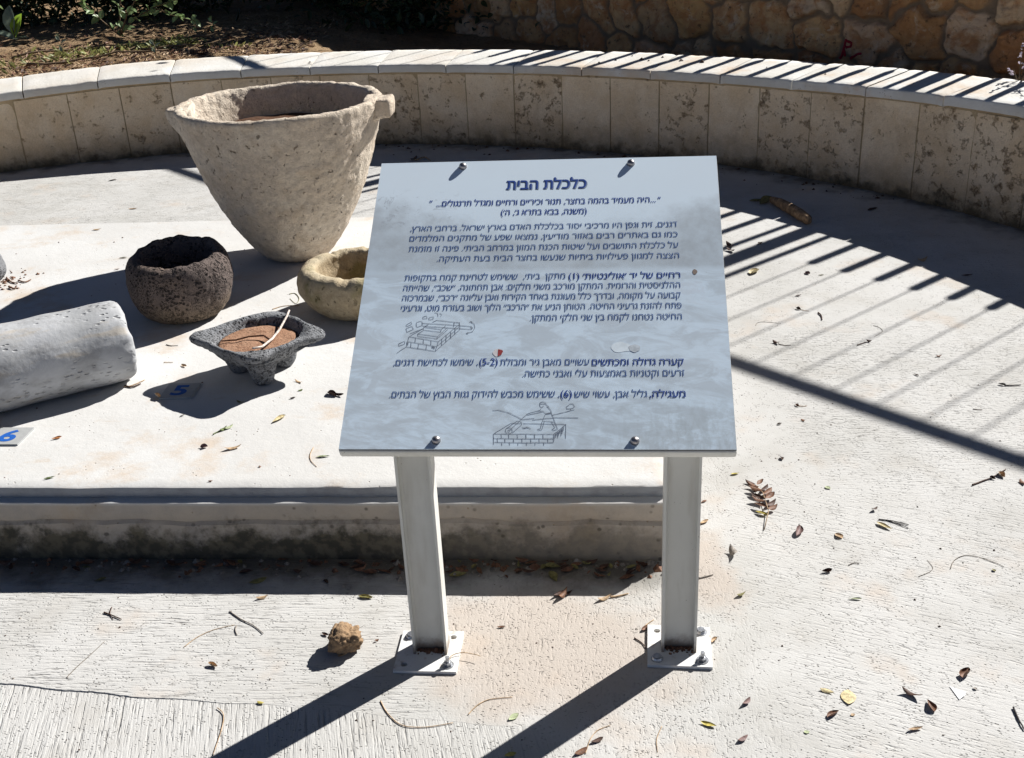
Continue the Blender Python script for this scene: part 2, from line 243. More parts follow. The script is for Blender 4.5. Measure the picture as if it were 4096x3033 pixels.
DEBRIS_DATA = r'''[["leaf", [0.6412, 2.926, 0.6686, 2.9312, 0.0], "yellow", 0.42, 0.5, "small yellow green leaf beside the top of the right sign post"], ["leaf", [0.5265, 2.7757, 0.5447, 2.7874, 0.0], "brown", 0.42, 0.5, "tiny dark brown leaf scrap just right of the right post, at mid height"], ["leaf", [0.5025, 2.6612, 0.5302, 2.682, 0.0], "tan", 0.42, 0.5, "rust tan leaf scrap touching the right edge of the right sign post"], ["leaf", [0.7507, 2.5746, 0.7744, 2.624, 0.0], "purple", 0.5, 1.2, "upright curled grey brown leaf below the dry leafy sprig"], ["leaf", [0.8589, 2.5834, 0.87, 2.5566, 0.0], "tan", 0.75, 0.6, "rounded tan leaf with pale centre, right of the dry sprig"], ["leaf", [0.562, 2.5322, 0.5651, 2.4851, 0.0], "grey", 0.55, 1.3, "ribbed greyish brown seed husk standing right of the post"], ["leaf", [0.7736, 2.4058, 0.8023, 2.4134, 0.0], "darkbrown", 0.55, 1.3, "dark brown crumpled leaf in the middle of the right pavement"], ["leaf", [0.5368, 2.3204, 0.5619, 2.3325, 0.0], "olive", 0.5, 1.1, "olive grey crumpled leaf a hand above the right base plate"], ["leaf", [0.8089, 2.2902, 0.842, 2.286, 0.0], "palegreen", 0.25, 0.7, "pale green leaf lying level with its dark shadow below it"], ["leaf", [0.8998, 2.8316, 0.9101, 2.8157, 0.0], "palegreen", 0.8, 0.3, "round pale grey green leaf fragment near the dry sprig"], ["leaf", [0.9898, 2.6868, 1.0088, 2.697, 0.0], "darkbrown", 0.7, 1.2, "round dark brown seed above the long tan leaf"], ["leaf", [0.9846, 2.6268, 1.0146, 2.5862, 0.0], "cream", 0.35, 0.7, "long cream leaf beside two short black twigs"], ["leaf", [1.4618, 2.8126, 1.4621, 2.7857, 0.0], "brown", 0.6, 0.8, "brown leaf cut by the right frame edge under the rail shadow"], ["leaf", [0.6506, 1.9664, 0.6782, 1.9503, 0.0], "cream", 0.4, 0.6, "slim cream leaf left of the broad veined one"], ["leaf", [0.6994, 1.9125, 0.7121, 1.9589, 0.0], "cream", 0.7, 0.25, "broad cream leaf with a midrib pointing at the viewer"], ["leaf", [0.8263, 1.9475, 0.8629, 1.9187, 0.0], "darkbrown", 0.36, 1.0, "long dark brown leaf with one yellow tip"], ["leaf", [0.8722, 1.9138, 0.8726, 1.8742, 0.0], "brown", 0.6, 1.1, "folded light brown leaf below the long dark brown one"], ["leaf", [0.9721, 1.974, 0.9983, 2.007, 0.0], "brown", 0.72, 1.5, "brown snail shaped seed pod near the white paper"], ["leaf", [0.642, 1.8743, 0.673, 1.8943, 0.0], "brown", 0.5, 1.2, "crumpled brown leaf below the two cream leaves"], ["leaf", [0.4684, 1.9249, 0.4906, 1.9444, 0.0], "purple", 0.5, 0.9, "purplish brown leaf right of the right post shadow"], ["leaf", [0.7982, 1.8247, 0.8333, 1.8312, 0.0], "tan", 0.28, 0.8, "slim tan leaf near the bottom right with a dark underside"], ["leaf", [0.437, 1.8164, 0.4618, 1.8313, 0.0], "purple", 0.5, 0.9, "purplish brown leaf close to the bottom frame edge"], ["leaf", [0.3694, 1.8809, 0.4013, 1.8637, 0.0], "yellow", 0.36, 0.7, "yellow leaf casting a dark shadow below the right base plate"], ["leaf", [0.9849, 1.9481, 0.9911, 1.9397, 0.0], "grey", 0.8, 0.5, "small grey chip right of the dark brown leaf"], ["leaf", [0.4425, 2.143, 0.4568, 2.1629, 0.0], "tan", 0.6, 1.1, "tan leaf standing behind the right base plate corner"], ["leaf", [0.5818, 1.8358, 0.5947, 1.8366, 0.0], "palegreen", 0.8, 0.2, "flat round greenish flake low on the right pavement"], ["leaf", [0.6938, 1.8794, 0.7048, 1.8827, 0.0], "tan", 0.7, 0.3, "tiny tan flake under the broad cream leaf"], ["leaf", [1.2069, 2.3855, 1.209, 2.3729, 0.0], "olive", 0.8, 0.6, "tiny olive scrap beside the arched twig at right"], ["twig", [[0.9956, 2.6422, 0.0], [1.0328, 2.6291, 0.0], [1.0675, 2.6068, 0.0]], "black", 0.0016, 0, "upper of two short black twigs by the cream leaf"], ["twig", [[1.0149, 2.6375, 0.0], [1.0426, 2.612, -0.0], [1.0612, 2.5913, 0.0]], "black", 0.0014, 0, "lower of two short black twigs by the cream leaf"], ["twig", [[1.0118, 2.3691, 0.0], [1.0467, 2.3867, 0.0], [1.061, 2.4064, 0.0], [1.0581, 2.4389, 0.0]], "thread", 0.0007, 0, "hair thin curved stalk at the middle right"], ["twig", [[1.1024, 2.3945, 0.0], [1.1256, 2.4305, 0.0], [1.1602, 2.4507, -0.0], [1.191, 2.442, -0.0], [1.2202, 2.4181, 0.0], [1.2397, 2.3928, -0.0]], "thread", 0.0009, 0, "long arched grey stalk at the right pavement"], ["twig", [[1.3167, 2.7977, 0.0], [1.3561, 2.8175, 0.0], [1.3908, 2.8358, 0.0], [1.4473, 2.8766, 0.0]], "darkbrown", 0.0022, 0, "dark twig with two dried buds under the far end of the rail shadow"], ["leaf", [1.4201, 2.8604, 1.4228, 2.8272, 0.0], "tan", 0.75, 1.2, "+"], ["leaf", [1.3837, 2.8386, 1.3951, 2.8223, 0.0], "darkbrown", 0.75, 1.2, "+"], ["twig", [[1.0447, 1.8777, 0.0], [1.0401, 1.8405, 0.0], [1.0393, 1.8096, 0.0]], "black", 0.0022, 0, "black twig at the lower right frame edge"], ["twig", [[0.8515, 2.4328, 0.0], [0.8687, 2.4416, 0.0], [0.881, 2.4371, 0.0]], "grey", 0.0013, 0, "short grey twig left of the middle of the right pavement"], ["leaf", [1.042, 5.0743, 1.0666, 5.0119, 0.0], "darkbrown", 0.4, 1.0, "dark leaf scrap touching the upper right panel edge, upper one"], ["leaf", [1.0288, 4.9947, 1.0577, 4.9491, 0.0], "darkbrown", 0.45, 1.0, "dark leaf scrap touching the upper right panel edge, lower one"], ["leaf", [1.1888, 5.0442, 1.2149, 5.0684, 0.0], "darkbrown", 0.7, 1.2, "dark seed between the bar shadows near the panel"], ["leaf", [1.0657, 4.6392, 1.112, 4.694, 0.0], "cream", 0.65, 1.0, "folded cream leaf lying across a bar shadow beside the post shadow"], ["leaf", [1.3057, 4.6388, 1.3166, 4.6068, 0.0], "purple", 0.7, 0.8, "small purplish leaf at the end of a dark bar shadow"], ["leaf", [1.1903, 4.3594, 1.22, 4.3663, 0.0], "darkbrown", 0.4, 0.8, "flat dark leaf with pointed ends among the faint bar shadows"], ["leaf", [1.1615, 4.2261, 1.1775, 4.2066, 0.0], "darkbrown", 0.75, 1.3, "dark dried bud with a thin stem among the faint bar shadows"], ["twig", [[1.1757, 4.212, 0.0], [1.1906, 4.1962, 0.0], [1.205, 4.1909, 0.0]], "tan", 0.0011, 0, "+"], ["twig", [[1.2357, 4.1646, 0.0], [1.239, 4.1305, 0.0], [1.2303, 4.0868, 0.0]], "darkbrown", 0.0026, 0, "short bent dark twig among the faint bar shadows"], ["leaf", [1.8204, 4.7018, 1.8727, 4.728, 0.0], "tan", 0.5, 1.0, "tan leaf on the edge of the wall shadow"], ["leaf", [1.3501, 4.5918, 1.3759, 4.5941, 0.0], "olive", 0.3, 0.7, "thin olive leaf between the wall shadow and the rail shadow"], ["leaf", [0.9905, 3.897, 1.0124, 3.8747, 0.0], "darkbrown", 0.6, 1.2, "left one of two dried buds with stems beside the rail shadow"], ["twig", [[1.0089, 3.8796, 0.0], [1.0283, 3.8623, 0.0], [1.0512, 3.8594, 0.0]], "darkbrown", 0.0013, 0, "+"], ["leaf", [1.3346, 3.8598, 1.3532, 3.8515, 0.0], "darkbrown", 0.7, 1.2, "right one of two dried buds with stems beside the rail shadow"], ["twig", [[1.292, 3.8294, 0.0], [1.3132, 3.8416, 0.0], [1.3346, 3.8539, -0.0]], "darkbrown", 0.0018, 0, "+"], ["leaf", [1.5367, 3.6942, 1.5593, 3.6985, 0.0], "brown", 0.5, 0.9, "small brown leaf on the broom marks above the rail shadow"], ["leaf", [1.6589, 3.4449, 1.6814, 3.4348, 0.0], "black", 0.55, 1.3, "straight black stick with a bud at its head at far right"], ["twig", [[1.6754, 3.433, 0.0], [1.7034, 3.4298, 0.0], [1.7298, 3.4292, 0.0]], "black", 0.0022, 0, "+"], ["leaf", [0.9455, 3.3694, 0.955, 3.3506, 0.0], "brown", 0.6, 1.1, "brown bud with a short stem just below the rail shadow"], ["twig", [[0.9544, 3.3589, 0.0], [0.9657, 3.3517, 0.0], [0.9804, 3.3537, 0.0]], "tan", 0.0012, 0, "+"], ["leaf", [0.8514, 3.2328, 0.8683, 3.2354, 0.0], "darkbrown", 0.65, 1.2, "dark brown seed below the rail shadow near the panel"], ["leaf", [0.935, 3.2573, 0.9471, 3.2447, 0.0], "brown", 0.6, 0.5, "flat brown flake below the rail shadow"], ["leaf", [0.8121, 3.0196, 0.8153, 2.9966, 0.0], "darkbrown", 0.65, 1.1, "dark seed right of the lower panel corner"], ["twig", [[0.9641, 4.0677, 0.0], [0.9778, 4.0936, 0.0], [0.9991, 4.1006, 0.0], [1.0337, 4.0896, 0.0], [1.0643, 4.0758, 0.0]], "thread", 0.0008, 0, "hair thin arched stalk beside the panel among bar shadows"], ["twig", [[1.4086, 4.01, 0.0], [1.4258, 3.9839, 0.0], [1.4224, 3.945, 0.0], [1.3797, 3.9041, -0.0]], "thread", 0.0008, 0, "hair thin hooked stalk among the broom marks"], ["twig", [[1.5055, 3.2723, 0.0], [1.5328, 3.2636, 0.0]], "darkbrown", 0.0012, 0, "short brown twig under the right end of the rail shadow"], ["leaf", [1.4094, 3.56, 1.4222, 3.5415, 0.0], "darkbrown", 0.4, 0.6, "dark flake on the dark broom marks at right"], ["leaf", [1.9349, 4.497, 1.9895, 4.5049, 0.0], "darkbrown", 0.22, 0.8, "dark slim leaf on the wall shadow edge at right"], ["leaf", [1.296, 5.7526, 1.3856, 5.7629, 0.0], "olive", 0.35, 0.8, "dark green leaf in the wall shade left of the stick"], ["leaf", [1.3351, 5.677, 1.428, 5.7994, 0.0], "olive", 0.4, 0.9, "dark green leaf leaning on another beside the stick"], ["leaf", [1.841, 5.4897, 1.9043, 5.5278, 0.0], "darkbrown", 0.35, 0.8, "lone small dark leaf deep in the wall shade at right"], ["leaf", [-0.4146, 2.204, -0.4217, 2.2405, 0.0], "yellow", 0.7, 0.5, "yellow green leaf leaning against the brown rock"], ["leaf", [-0.4465, 2.1576, -0.4163, 2.1781, 0.0], "tan", 0.36, 1.0, "curled tan leaf at the foot of the brown rock"], ["leaf", [-0.4983, 2.256, -0.4806, 2.2436, 0.0], "darkbrown", 0.5, 0.9, "dark leaf scrap on the left of the brown rock"], ["twig", [[-1.086, 2.1352, -0.0], [-1.0748, 2.1708, 0.0], [-1.057, 2.2131, 0.0], [-1.0363, 2.2665, 0.0]], "thread", 0.0009, 0, "straight thin stalk at far lower left"], ["twig", [[-0.8316, 2.2277, 0.0], [-0.8063, 2.2654, 0.0], [-0.7706, 2.2921, 0.0], [-0.7234, 2.3071, 0.0]], "tan", 0.0009, 0, "curved tan stalk left of the brown rock"], ["twig", [[-0.7474, 2.3643, 0.0], [-0.7128, 2.3291, 0.0], [-0.6743, 2.2995, 0.0], [-0.6439, 2.2652, 0.0]], "grey", 0.0016, 0, "grey stick above the curved tan stalk"], ["twig", [[-1.0747, 2.3852, 0.0], [-1.0505, 2.3715, 0.0], [-1.0199, 2.352, 0.0]], "darkbrown", 0.0018, 0, "small forked dark twig at lower left"], ["twig", [[-1.0614, 2.4078, 0.0], [-1.0578, 2.3799, 0.0], [-1.0413, 2.3538, 0.0]], "darkbrown", 0.0012, 0, "+"], ["twig", [[-0.7179, 2.3029, 0.0], [-0.7169, 2.2842, 0.0], [-0.7084, 2.2651, 0.0]], "grey", 0.0015, 0, "tiny bent twig under the grey stick"], ["leaf", [-0.7557, 2.1591, -0.7298, 2.1422, 0.0], "tan", 0.55, 1.3, "tan curled leaf on the broom lines at lower left"], ["leaf", [-0.6891, 2.4095, -0.6592, 2.4207, 0.0], "tan", 0.42, 0.8, "tan leaf on the edge of the platform shadow"], ["leaf", [-0.4246, 2.4014, -0.3849, 2.3885, 0.0], "olive", 0.32, 0.8, "olive leaf on the shadow edge left of the left post"], ["leaf", [-0.7205, 2.4803, -0.6765, 2.5019, 0.0], "olive", 0.42, 0.5, "broad olive green leaf in the shade under the platform"], ["leaf", [-1.1251, 2.6391, -1.112, 2.6702, 0.0], "palegreen", 0.6, 0.8, "right one of two grey green leaves at the foot of the platform"], ["leaf", [-1.1555, 2.6675, -1.1365, 2.677, 0.0], "palegreen", 0.6, 0.8, "left one of two grey green leaves at the foot of the platform"], ["leaf", [-1.1452, 2.5277, -1.1156, 2.5407, 0.0], "olive", 0.45, 0.6, "olive brown leaf in the far left shade of the platform"], ["leaf", [-0.6623, 2.5827, -0.6215, 2.5954, 0.0], "brown", 0.5, 0.7, "broad brown leaf against the platform near the left post"], ["leaf", [-0.5234, 2.4822, -0.5087, 2.4642, 0.0], "darkbrown", 0.6, 0.9, "dark brown leaf in the shade left of the left post"], ["twig", [[-0.7009, 2.003, 0.0], [-0.6822, 1.9804, -0.0], [-0.6761, 1.9325, 0.0], [-0.6778, 1.8506, 0.0]], "tan", 0.0011, 0, "long curved stalk on the lower broom lines"], ["leaf", [-0.6133, 2.0152, -0.5954, 2.0096, 0.0], "yellow", 0.5, 0.5, "pale yellow flake on the lower broom lines"], ["leaf", [-1.3049, 2.726, -1.2775, 2.7378, 0.21], "green", 0.28, 0.7, "dark green leaf on the platform front at far left"], ["leaf", [-0.5589, 2.778, -0.5207, 2.7784, 0.21], "palegreen", 0.3, 0.6, "pale green leaf on the platform beside the lower left panel corner"], ["twig", [[-0.5746, 2.8344, 0.21], [-0.578, 2.7907, 0.21], [-0.5698, 2.7555, 0.21], [-0.5496, 2.7218, 0.21]], "tan", 0.0011, 0, "thin tan stalk arching on the platform by the panel corner"], ["leaf", [-0.838, 2.6683, -0.8249, 2.6711, 0.21], "brown", 0.5, 0.8, "small brown scrap at the middle of the platform front edge"], ["leaf", [0.0782, 2.3546, 0.1044, 2.3716, 0.0], "darkbrown", 0.5, 1.4, "dark curled leaf in a clump between the posts, left one"], ["leaf", [0.0912, 2.3422, 0.1149, 2.3785, 0.0], "brown", 0.45, 1.4, "brown curled leaf in a clump between the posts, middle one"], ["leaf", [0.1105, 2.3596, 0.1288, 2.3796, 0.0], "darkbrown", 0.5, 1.4, "dark curled leaf in a clump between the posts, right one"], ["leaf", [0.1878, 2.3305, 0.2259, 2.3486, 0.0], "tan", 0.36, 1.2, "tan pod shaped leaf on the shadow edge left of the right post"], ["twig", [[0.2209, 2.3444, 0.0], [0.2439, 2.3471, 0.0], [0.2686, 2.3557, 0.0]], "tan", 0.0022, 0, "+"], ["leaf", [-0.1922, 2.47, -0.145, 2.4807, 0.0], "olive", 0.42, 0.7, "olive leaf in the shade right of the left post"], ["leaf", [0.0764, 2.4692, 0.0897, 2.4198, 0.0], "olive", 0.5, 0.6, "yellow olive leaf in the shade above the leaf clump"], ["leaf", [0.2515, 2.4181, 0.2951, 2.432, 0.0], "brown", 0.5, 0.8, "large brown leaf in the shade next to the right post"], ["leaf", [-0.4216, 2.4019, -0.3847, 2.3927, 0.0], "yellow", 0.36, 0.8, "tan yellow leaf on the shadow edge touching the left post"], ["leaf", [-0.3629, 2.2119, -0.3538, 2.2167, 0.0], "brown", 0.8, 1.2, "round brown crumb between the rock and the left base plate"], ["twig", [[-0.1333, 1.9405, 0.0], [-0.1129, 1.9691, 0.0], [-0.0848, 1.9865, -0.0], [-0.0344, 1.9906, 0.0]], "tan", 0.0011, 0, "bow shaped stalk between the two post shadows"], ["twig", [[-0.3317, 1.9996, 0.0], [-0.3122, 1.9573, 0.0], [-0.2775, 1.9168, 0.0], [-0.226, 1.9076, 0.0], [-0.1656, 1.9168, 0.0]], "tan", 0.0012, 0, "long stalk curving under the left base plate"], ["twig", [[-0.1803, 2.1071, 0.012], [-0.1747, 2.1294, 0.012], [-0.1516, 2.1395, 0.012], [-0.1219, 2.1319, 0.012], [-0.1057, 2.1229, 0.012]], "tan", 0.0011, 0, "stalk looping over the left base plate corner"], ["leaf", [-0.0438, 1.9155, -0.0217, 1.9349, 0.0], "palegreen", 0.5, 0.5, "pale green leaf midway between the post shadows"], ["leaf", [-0.0552, 1.8082, -0.0294, 1.8153, 0.0], "yellow", 0.5, 0.5, "yellow green leaf at the bottom frame edge by the post shadow"], ["leaf", [0.0921, 1.8008, 0.121, 1.8187, 0.0], "brown", 0.45, 0.8, "brown leaf at the bottom frame edge right of the post shadow"], ["leaf", [0.1281, 1.8351, 0.1566, 1.8465, 0.0], "darkbrown", 0.45, 0.9, "dark brown leaf on the edge of the right post shadow"], ["twig", [[0.115, 1.8045, -0.0], [0.129, 1.8458, 0.0], [0.1466, 1.8716, 0.0], [0.175, 1.885, 0.0]], "tan", 0.001, 0, "stalk rising along the right post shadow at the bottom"], ["twig", [[0.2853, 1.874, 0.0], [0.2692, 1.8361, 0.0], [0.2659, 1.7984, 0.0]], "tan", 0.0009, 0, "faint stalk below the right base plate"], ["leaf", [0.2826, 2.2016, 0.3055, 2.2207, 0.0], "brown", 0.5, 1.1, "brown leaf tucked behind the right base plate corner"], ["twig", [[0.2624, 2.1777, 0.0], [0.279, 2.1561, 0.0], [0.2849, 2.1356, 0.0]], "darkbrown", 0.0014, 0, "short twig left of the right base plate"], ["twig", [[0.2863, 2.2138, 0.0], [0.3015, 2.2302, 0.0], [0.3189, 2.2451, 0.0]], "tan", 0.0012, 0, "thin twig behind the right base plate"], ["twig", [[0.4568, 2.4072, 0.0], [0.4787, 2.4133, 0.0], [0.4962, 2.4198, 0.0]], "grey", 0.0018, 0, "grey twig right of the right post"], ["leaf", [-0.0664, 2.2452, -0.0453, 2.2456, 0.0], "brown", 0.35, 0.7, "brown flake on the pinkish stain between the posts"], ["leaf", [-0.8311, 2.8462, -0.7836, 2.8615, 0.21], "tan", 0.34, 0.8, "large tan leaf with a dark edge on the platform front"], ["leaf", [-0.9056, 2.871, -0.8828, 2.8687, 0.21], "purple", 0.9, 1.3, "flower shaped purplish husk on the platform front"], ["twig", [[-0.8855, 2.9467, 0.21], [-0.8657, 2.9745, 0.21], [-0.8385, 2.9997, 0.21]], "green", 0.0016, 0, "thin green sprig with two leaves on the platform front"], ["leaf", [-0.8684, 2.964, -0.8536, 2.9883, 0.21], "green", 0.5, 0.8, "+"], ["leaf", [-0.8555, 2.9734, -0.8369, 2.9996, 0.21], "palegreen", 0.4, 0.8, "+"], ["leaf", [-0.721, 3.0025, -0.6882, 3.0478, 0.21], "cream", 0.35, 1.2, "cream leaf with a brown curled edge beside the panel"], ["leaf", [-1.3669, 2.9655, -1.3406, 2.9786, 0.21], "orange", 0.4, 0.8, "orange brown leaf right of the number six plate"], ["leaf", [-0.5791, 3.1973, -0.5493, 3.1601, 0.21], "darkbrown", 0.6, 1.4, "dark brown crumpled leaf at the panel edge, left piece"], ["leaf", [-0.5596, 3.1805, -0.5246, 3.1645, 0.21], "darkbrown", 0.4, 1.4, "dark brown crumpled leaf at the panel edge, right piece"], ["leaf", [-0.8597, 3.1626, -0.8329, 3.1514, 0.21], "olive", 0.4, 0.9, "olive leaf on the edge of the footed bowl shadow"], ["leaf", [-0.6955, 3.1645, -0.6764, 3.1696, 0.21], "darkbrown", 0.5, 1.3, "dark ring shaped husk below the footed bowl"], ["leaf", [-0.6775, 3.2183, -0.6626, 3.2252, 0.21], "green", 0.6, 0.7, "small green leaf right of the footed bowl shadow"], ["leaf", [-0.6989, 3.2985, -0.6712, 3.2762, 0.21], "tan", 0.3, 0.8, "tan sliver right of the footed bowl"], ["leaf", [-1.0151, 3.0788, -1.0021, 3.0888, 0.21], "grey", 0.5, 0.8, "grey scrap left of the footed bowl shadow tip"], ["twig", [[-1.2568, 3.3145, 0.21], [-1.2295, 3.3241, 0.21], [-1.2011, 3.3633, 0.21]], "tan", 0.0018, 0, "tan twig by the right end of the marble roller"], ["twig", [[-1.2534, 3.3217, 0.21], [-1.225, 3.3083, 0.21], [-1.2054, 3.3315, 0.21]], "darkbrown", 0.0026, 0, "dark twig by the right end of the marble roller"], ["twig", [[-1.2064, 3.6572, 0.21], [-1.1853, 3.6442, 0.21], [-1.1618, 3.6442, 0.21]], "grey", 0.0015, 0, "grey twig left of the footed bowl"], ["twig", [[-1.1748, 3.5017, 0.21], [-1.1424, 3.4978, 0.21]], "tan", 0.0013, 0, "straight tan twig left of the footed bowl foot"], ["twig", [[-2.0815, 4.4679, 0.21], [-2.0386, 4.4109, 0.21], [-2.0074, 4.3924, 0.21]], "brown", 0.003, 0, "upper brown twig of the small heap at far left"], ["twig", [[-2.0253, 4.3494, 0.21], [-1.9993, 4.3262, 0.21], [-1.9888, 4.3344, 0.21]], "brown", 0.004, 0, "lower brown twig of the small heap at far left"], ["twig", [[-2.0174, 4.4281, 0.21], [-1.98, 4.4026, 0.21], [-1.9662, 4.4309, 0.21]], "brown", 0.003, 0, "right brown twig of the small heap at far left"], ["leaf", [-1.6716, 4.6648, -1.6347, 4.6682, 0.21], "olive", 0.3, 1.0, "olive leaf tuft behind the basalt mortar"], ["leaf", [-1.6464, 4.5129, -1.6231, 4.518, 0.21], "brown", 0.35, 0.8, "brown leaf left of the basalt mortar"], ["leaf", [-1.9268, 5.1111, -1.8887, 5.1153, 0.21], "tan", 0.4, 0.7, "tan crumbs of leaf at the back of the platform"], ["leaf", [-1.0859, 3.4524, -1.1078, 3.4729, 0.21], "tan", 0.45, 0.7, "pale tan leaf left of the footed bowl"], ["leaf", [-1.1283, 3.2349, -1.1102, 3.2024, 0.216], "tan", 0.5, 1.2, "tan flower scrap at the corner of the number five plate"], ["twig", [[-0.8467, 4.1081, 0.21], [-0.8248, 4.1143, 0.21], [-0.7997, 4.056, 0.21], [-0.8045, 4.0032, 0.21], [-0.836, 4.061, 0.21]], "olive", 0.0012, 0, "loop of dry stalk beside the limestone mortar"], ["twig", [[-0.8851, 3.953, 0.21], [-0.8457, 3.9824, 0.21], [-0.7882, 3.9799, 0.21]], "tan", 0.0014, 0, "dry stalk between the footed bowl and limestone mortar"], ["leaf", [-0.5674, 6.9906, -0.5341, 7.0667, 0.0], "darkbrown", 0.4, 0.9, "dark leaf at the wall foot beside the panel top"], ["twig", [[-0.5389, 6.9967, 0.0], [-0.4847, 7.0687, 0.0], [-0.4422, 6.9657, 0.0]], "tan", 0.004, 0, "pale bent twig at the wall foot above the panel"], ["leaf", [-2.4306, 6.8674, -2.3838, 6.8911, 0.0], "grey", 0.4, 0.8, "grey leaf on the pavement behind the platform, left of the big vat"], ["leaf", [-2.1119, 6.1957, -2.0628, 6.2054, 0.0], "tan", 0.3, 0.8, "tan twig like leaf on the pavement behind the platform"]]'''
# ------------------------------------------------------------------ materials
def mat_pavement(name, zones, stains=True, base=((0.435, 0.425, 0.40), (0.525, 0.515, 0.495))):
    """brushed concrete; zones = [(angle, strength, mask or None)]"""
    m = NT(name); P = m.pos(); x, y, z = m.sep(P)
    big = m.noise(P, 1.6, 4); mid = m.noise(P, 9, 5, 0.6); fine = m.noise(P, 260, 2, 0.6)
    c = m.mix(m.mr(big, 0.35, 0.65), base[0], base[1])
    c = m.mix(m.mr(m.noise(P, 4.3, 5, 0.65), 0.52, 0.70, 0, 0.4), c, (0.40, 0.375, 0.335))
    c = m.mix(m.mr(mid, 0.3, 0.75, 0, 0.5), c, (0.56, 0.555, 0.54))
    h = None; pit = None
    warp = m.noise(P, 2.2, 2)
    for ang, amp, msk, fx, fy in zones:
        v = m.mapping(P, (fx, fy, 1), (0, 0, ang))
        n1 = m.noise(v, 1.0, 3, 0.62, 0.35)
        v2 = m.mapping(P, (fx * 3.2, fy * 1.25, 1), (0, 0, ang), (3.1, 1.7, 0))
        n2 = m.noise(v2, 1.0, 2, 0.6, 0.3)
        s_ = m.math('ADD', m.math('MULTIPLY', n1, 0.55), m.math('MULTIPLY', n2, 0.45))
        d = m.mr(s_, 0.34, 0.47, 1, 0)
        k = m.math('MULTIPLY', d, amp)
        hh = m.math('MULTIPLY', m.math('SUBTRACT', s_, 0.5), amp)
        if msk is not None:
            mk = msk(m, x, y, warp)
            k = m.math('MULTIPLY', k, mk); hh = m.math('MULTIPLY', hh, mk)
        pit = k if pit is None else m.math('MAXIMUM', pit, k)
        h = hh if h is None else m.math('ADD', h, hh)
    patch = m.math('MULTIPLY', m.mr(m.noise(P, 2.9, 4, 0.65), 0.36, 0.66, 0.25, 1), m.mr(m.noise(P, 11, 3, 0.6), 0.34, 0.62, 0.4, 1))
    pit = m.math('MULTIPLY', pit, patch)
    # gouged pits, stretched along the brush marks
    pv2 = m.voro(m.mapping(P, (0.75, 1.5, 1)), 120, 'F1')
    sp2 = m.math('MULTIPLY', m.mr(pv2, 0.12, 0.30, 1, 0), m.mr(m.noise(P, 23, 3, 0.6), 0.47, 0.60))
    pit = m.math('MAXIMUM', pit, m.math('MULTIPLY', sp2, 0.7))
    pv = m.voro(m.mapping(P, (1, 1.4, 1)), 75, 'F1')
    sp = m.math('MULTIPLY', m.mr(pv, 0.10, 0.26, 1, 0), m.mr(m.noise(P, 14, 2), 0.50, 0.66))
    pit = m.math('MAXIMUM', pit, m.math('MULTIPLY', sp, 0.8))
    if stains:
        def blob(cx, cy, r, sx=1.0):
            dx = m.math('MULTIPLY', m.math('SUBTRACT', x, cx), sx); dy = m.math('SUBTRACT', y, cy)
            d = m.math('SQRT', m.math('ADD', m.math('MULTIPLY', dx, dx), m.math('MULTIPLY', dy, dy)))
            d = m.math('ADD', d, m.math('MULTIPLY', m.math('SUBTRACT', m.noise(P, 5, 4, 0.6), 0.5), 0.42))
            return m.mr(d, r * 0.45, r, 1, 0)
        b = m.math('MAXIMUM', blob(0.06, 2.16, 0.34, 0.8), blob(0.47, 2.42, 0.22, 1.7))
        c = m.mix(m.math('MULTIPLY', b, 0.7), c, (0.46, 0.39, 0.33))
        b2 = m.math('MULTIPLY', m.mr(m.noise(P, 3.1, 4, 0.6), 0.55, 0.72), 0.5)
        c = m.mix(b2, c, (0.50, 0.41, 0.33))
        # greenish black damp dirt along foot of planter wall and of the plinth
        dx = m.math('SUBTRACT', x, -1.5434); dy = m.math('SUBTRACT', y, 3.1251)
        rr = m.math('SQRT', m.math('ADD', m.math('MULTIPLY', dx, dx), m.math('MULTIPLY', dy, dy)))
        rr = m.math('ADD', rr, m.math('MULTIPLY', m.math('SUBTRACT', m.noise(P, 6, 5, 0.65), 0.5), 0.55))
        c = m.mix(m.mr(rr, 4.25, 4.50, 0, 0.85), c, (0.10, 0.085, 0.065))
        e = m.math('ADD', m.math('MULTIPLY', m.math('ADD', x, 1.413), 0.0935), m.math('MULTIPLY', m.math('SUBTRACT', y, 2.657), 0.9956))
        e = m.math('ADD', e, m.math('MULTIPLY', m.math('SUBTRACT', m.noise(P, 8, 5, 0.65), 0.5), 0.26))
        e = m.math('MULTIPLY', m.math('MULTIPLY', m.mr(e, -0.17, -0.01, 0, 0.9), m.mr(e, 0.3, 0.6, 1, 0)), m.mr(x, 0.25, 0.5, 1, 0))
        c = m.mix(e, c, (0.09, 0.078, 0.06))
    c = m.mix(m.math('MULTIPLY', pit, 0.55), c, (0.20, 0.175, 0.145))
    c = m.mix(m.mr(fine, 0.35, 0.7, 0.0, 0.14), c, (0.30, 0.27, 0.23))
    H = m.math('ADD', m.math('MULTIPLY', m.math('SUBTRACT', 0, pit), 0.9), m.math('ADD', m.math('MULTIPLY', h, 0.8), m.math('MULTIPLY', fine, 0.12)))
    return m.done(c, 0.9, m.bump(H, 0.0048, 1.0))

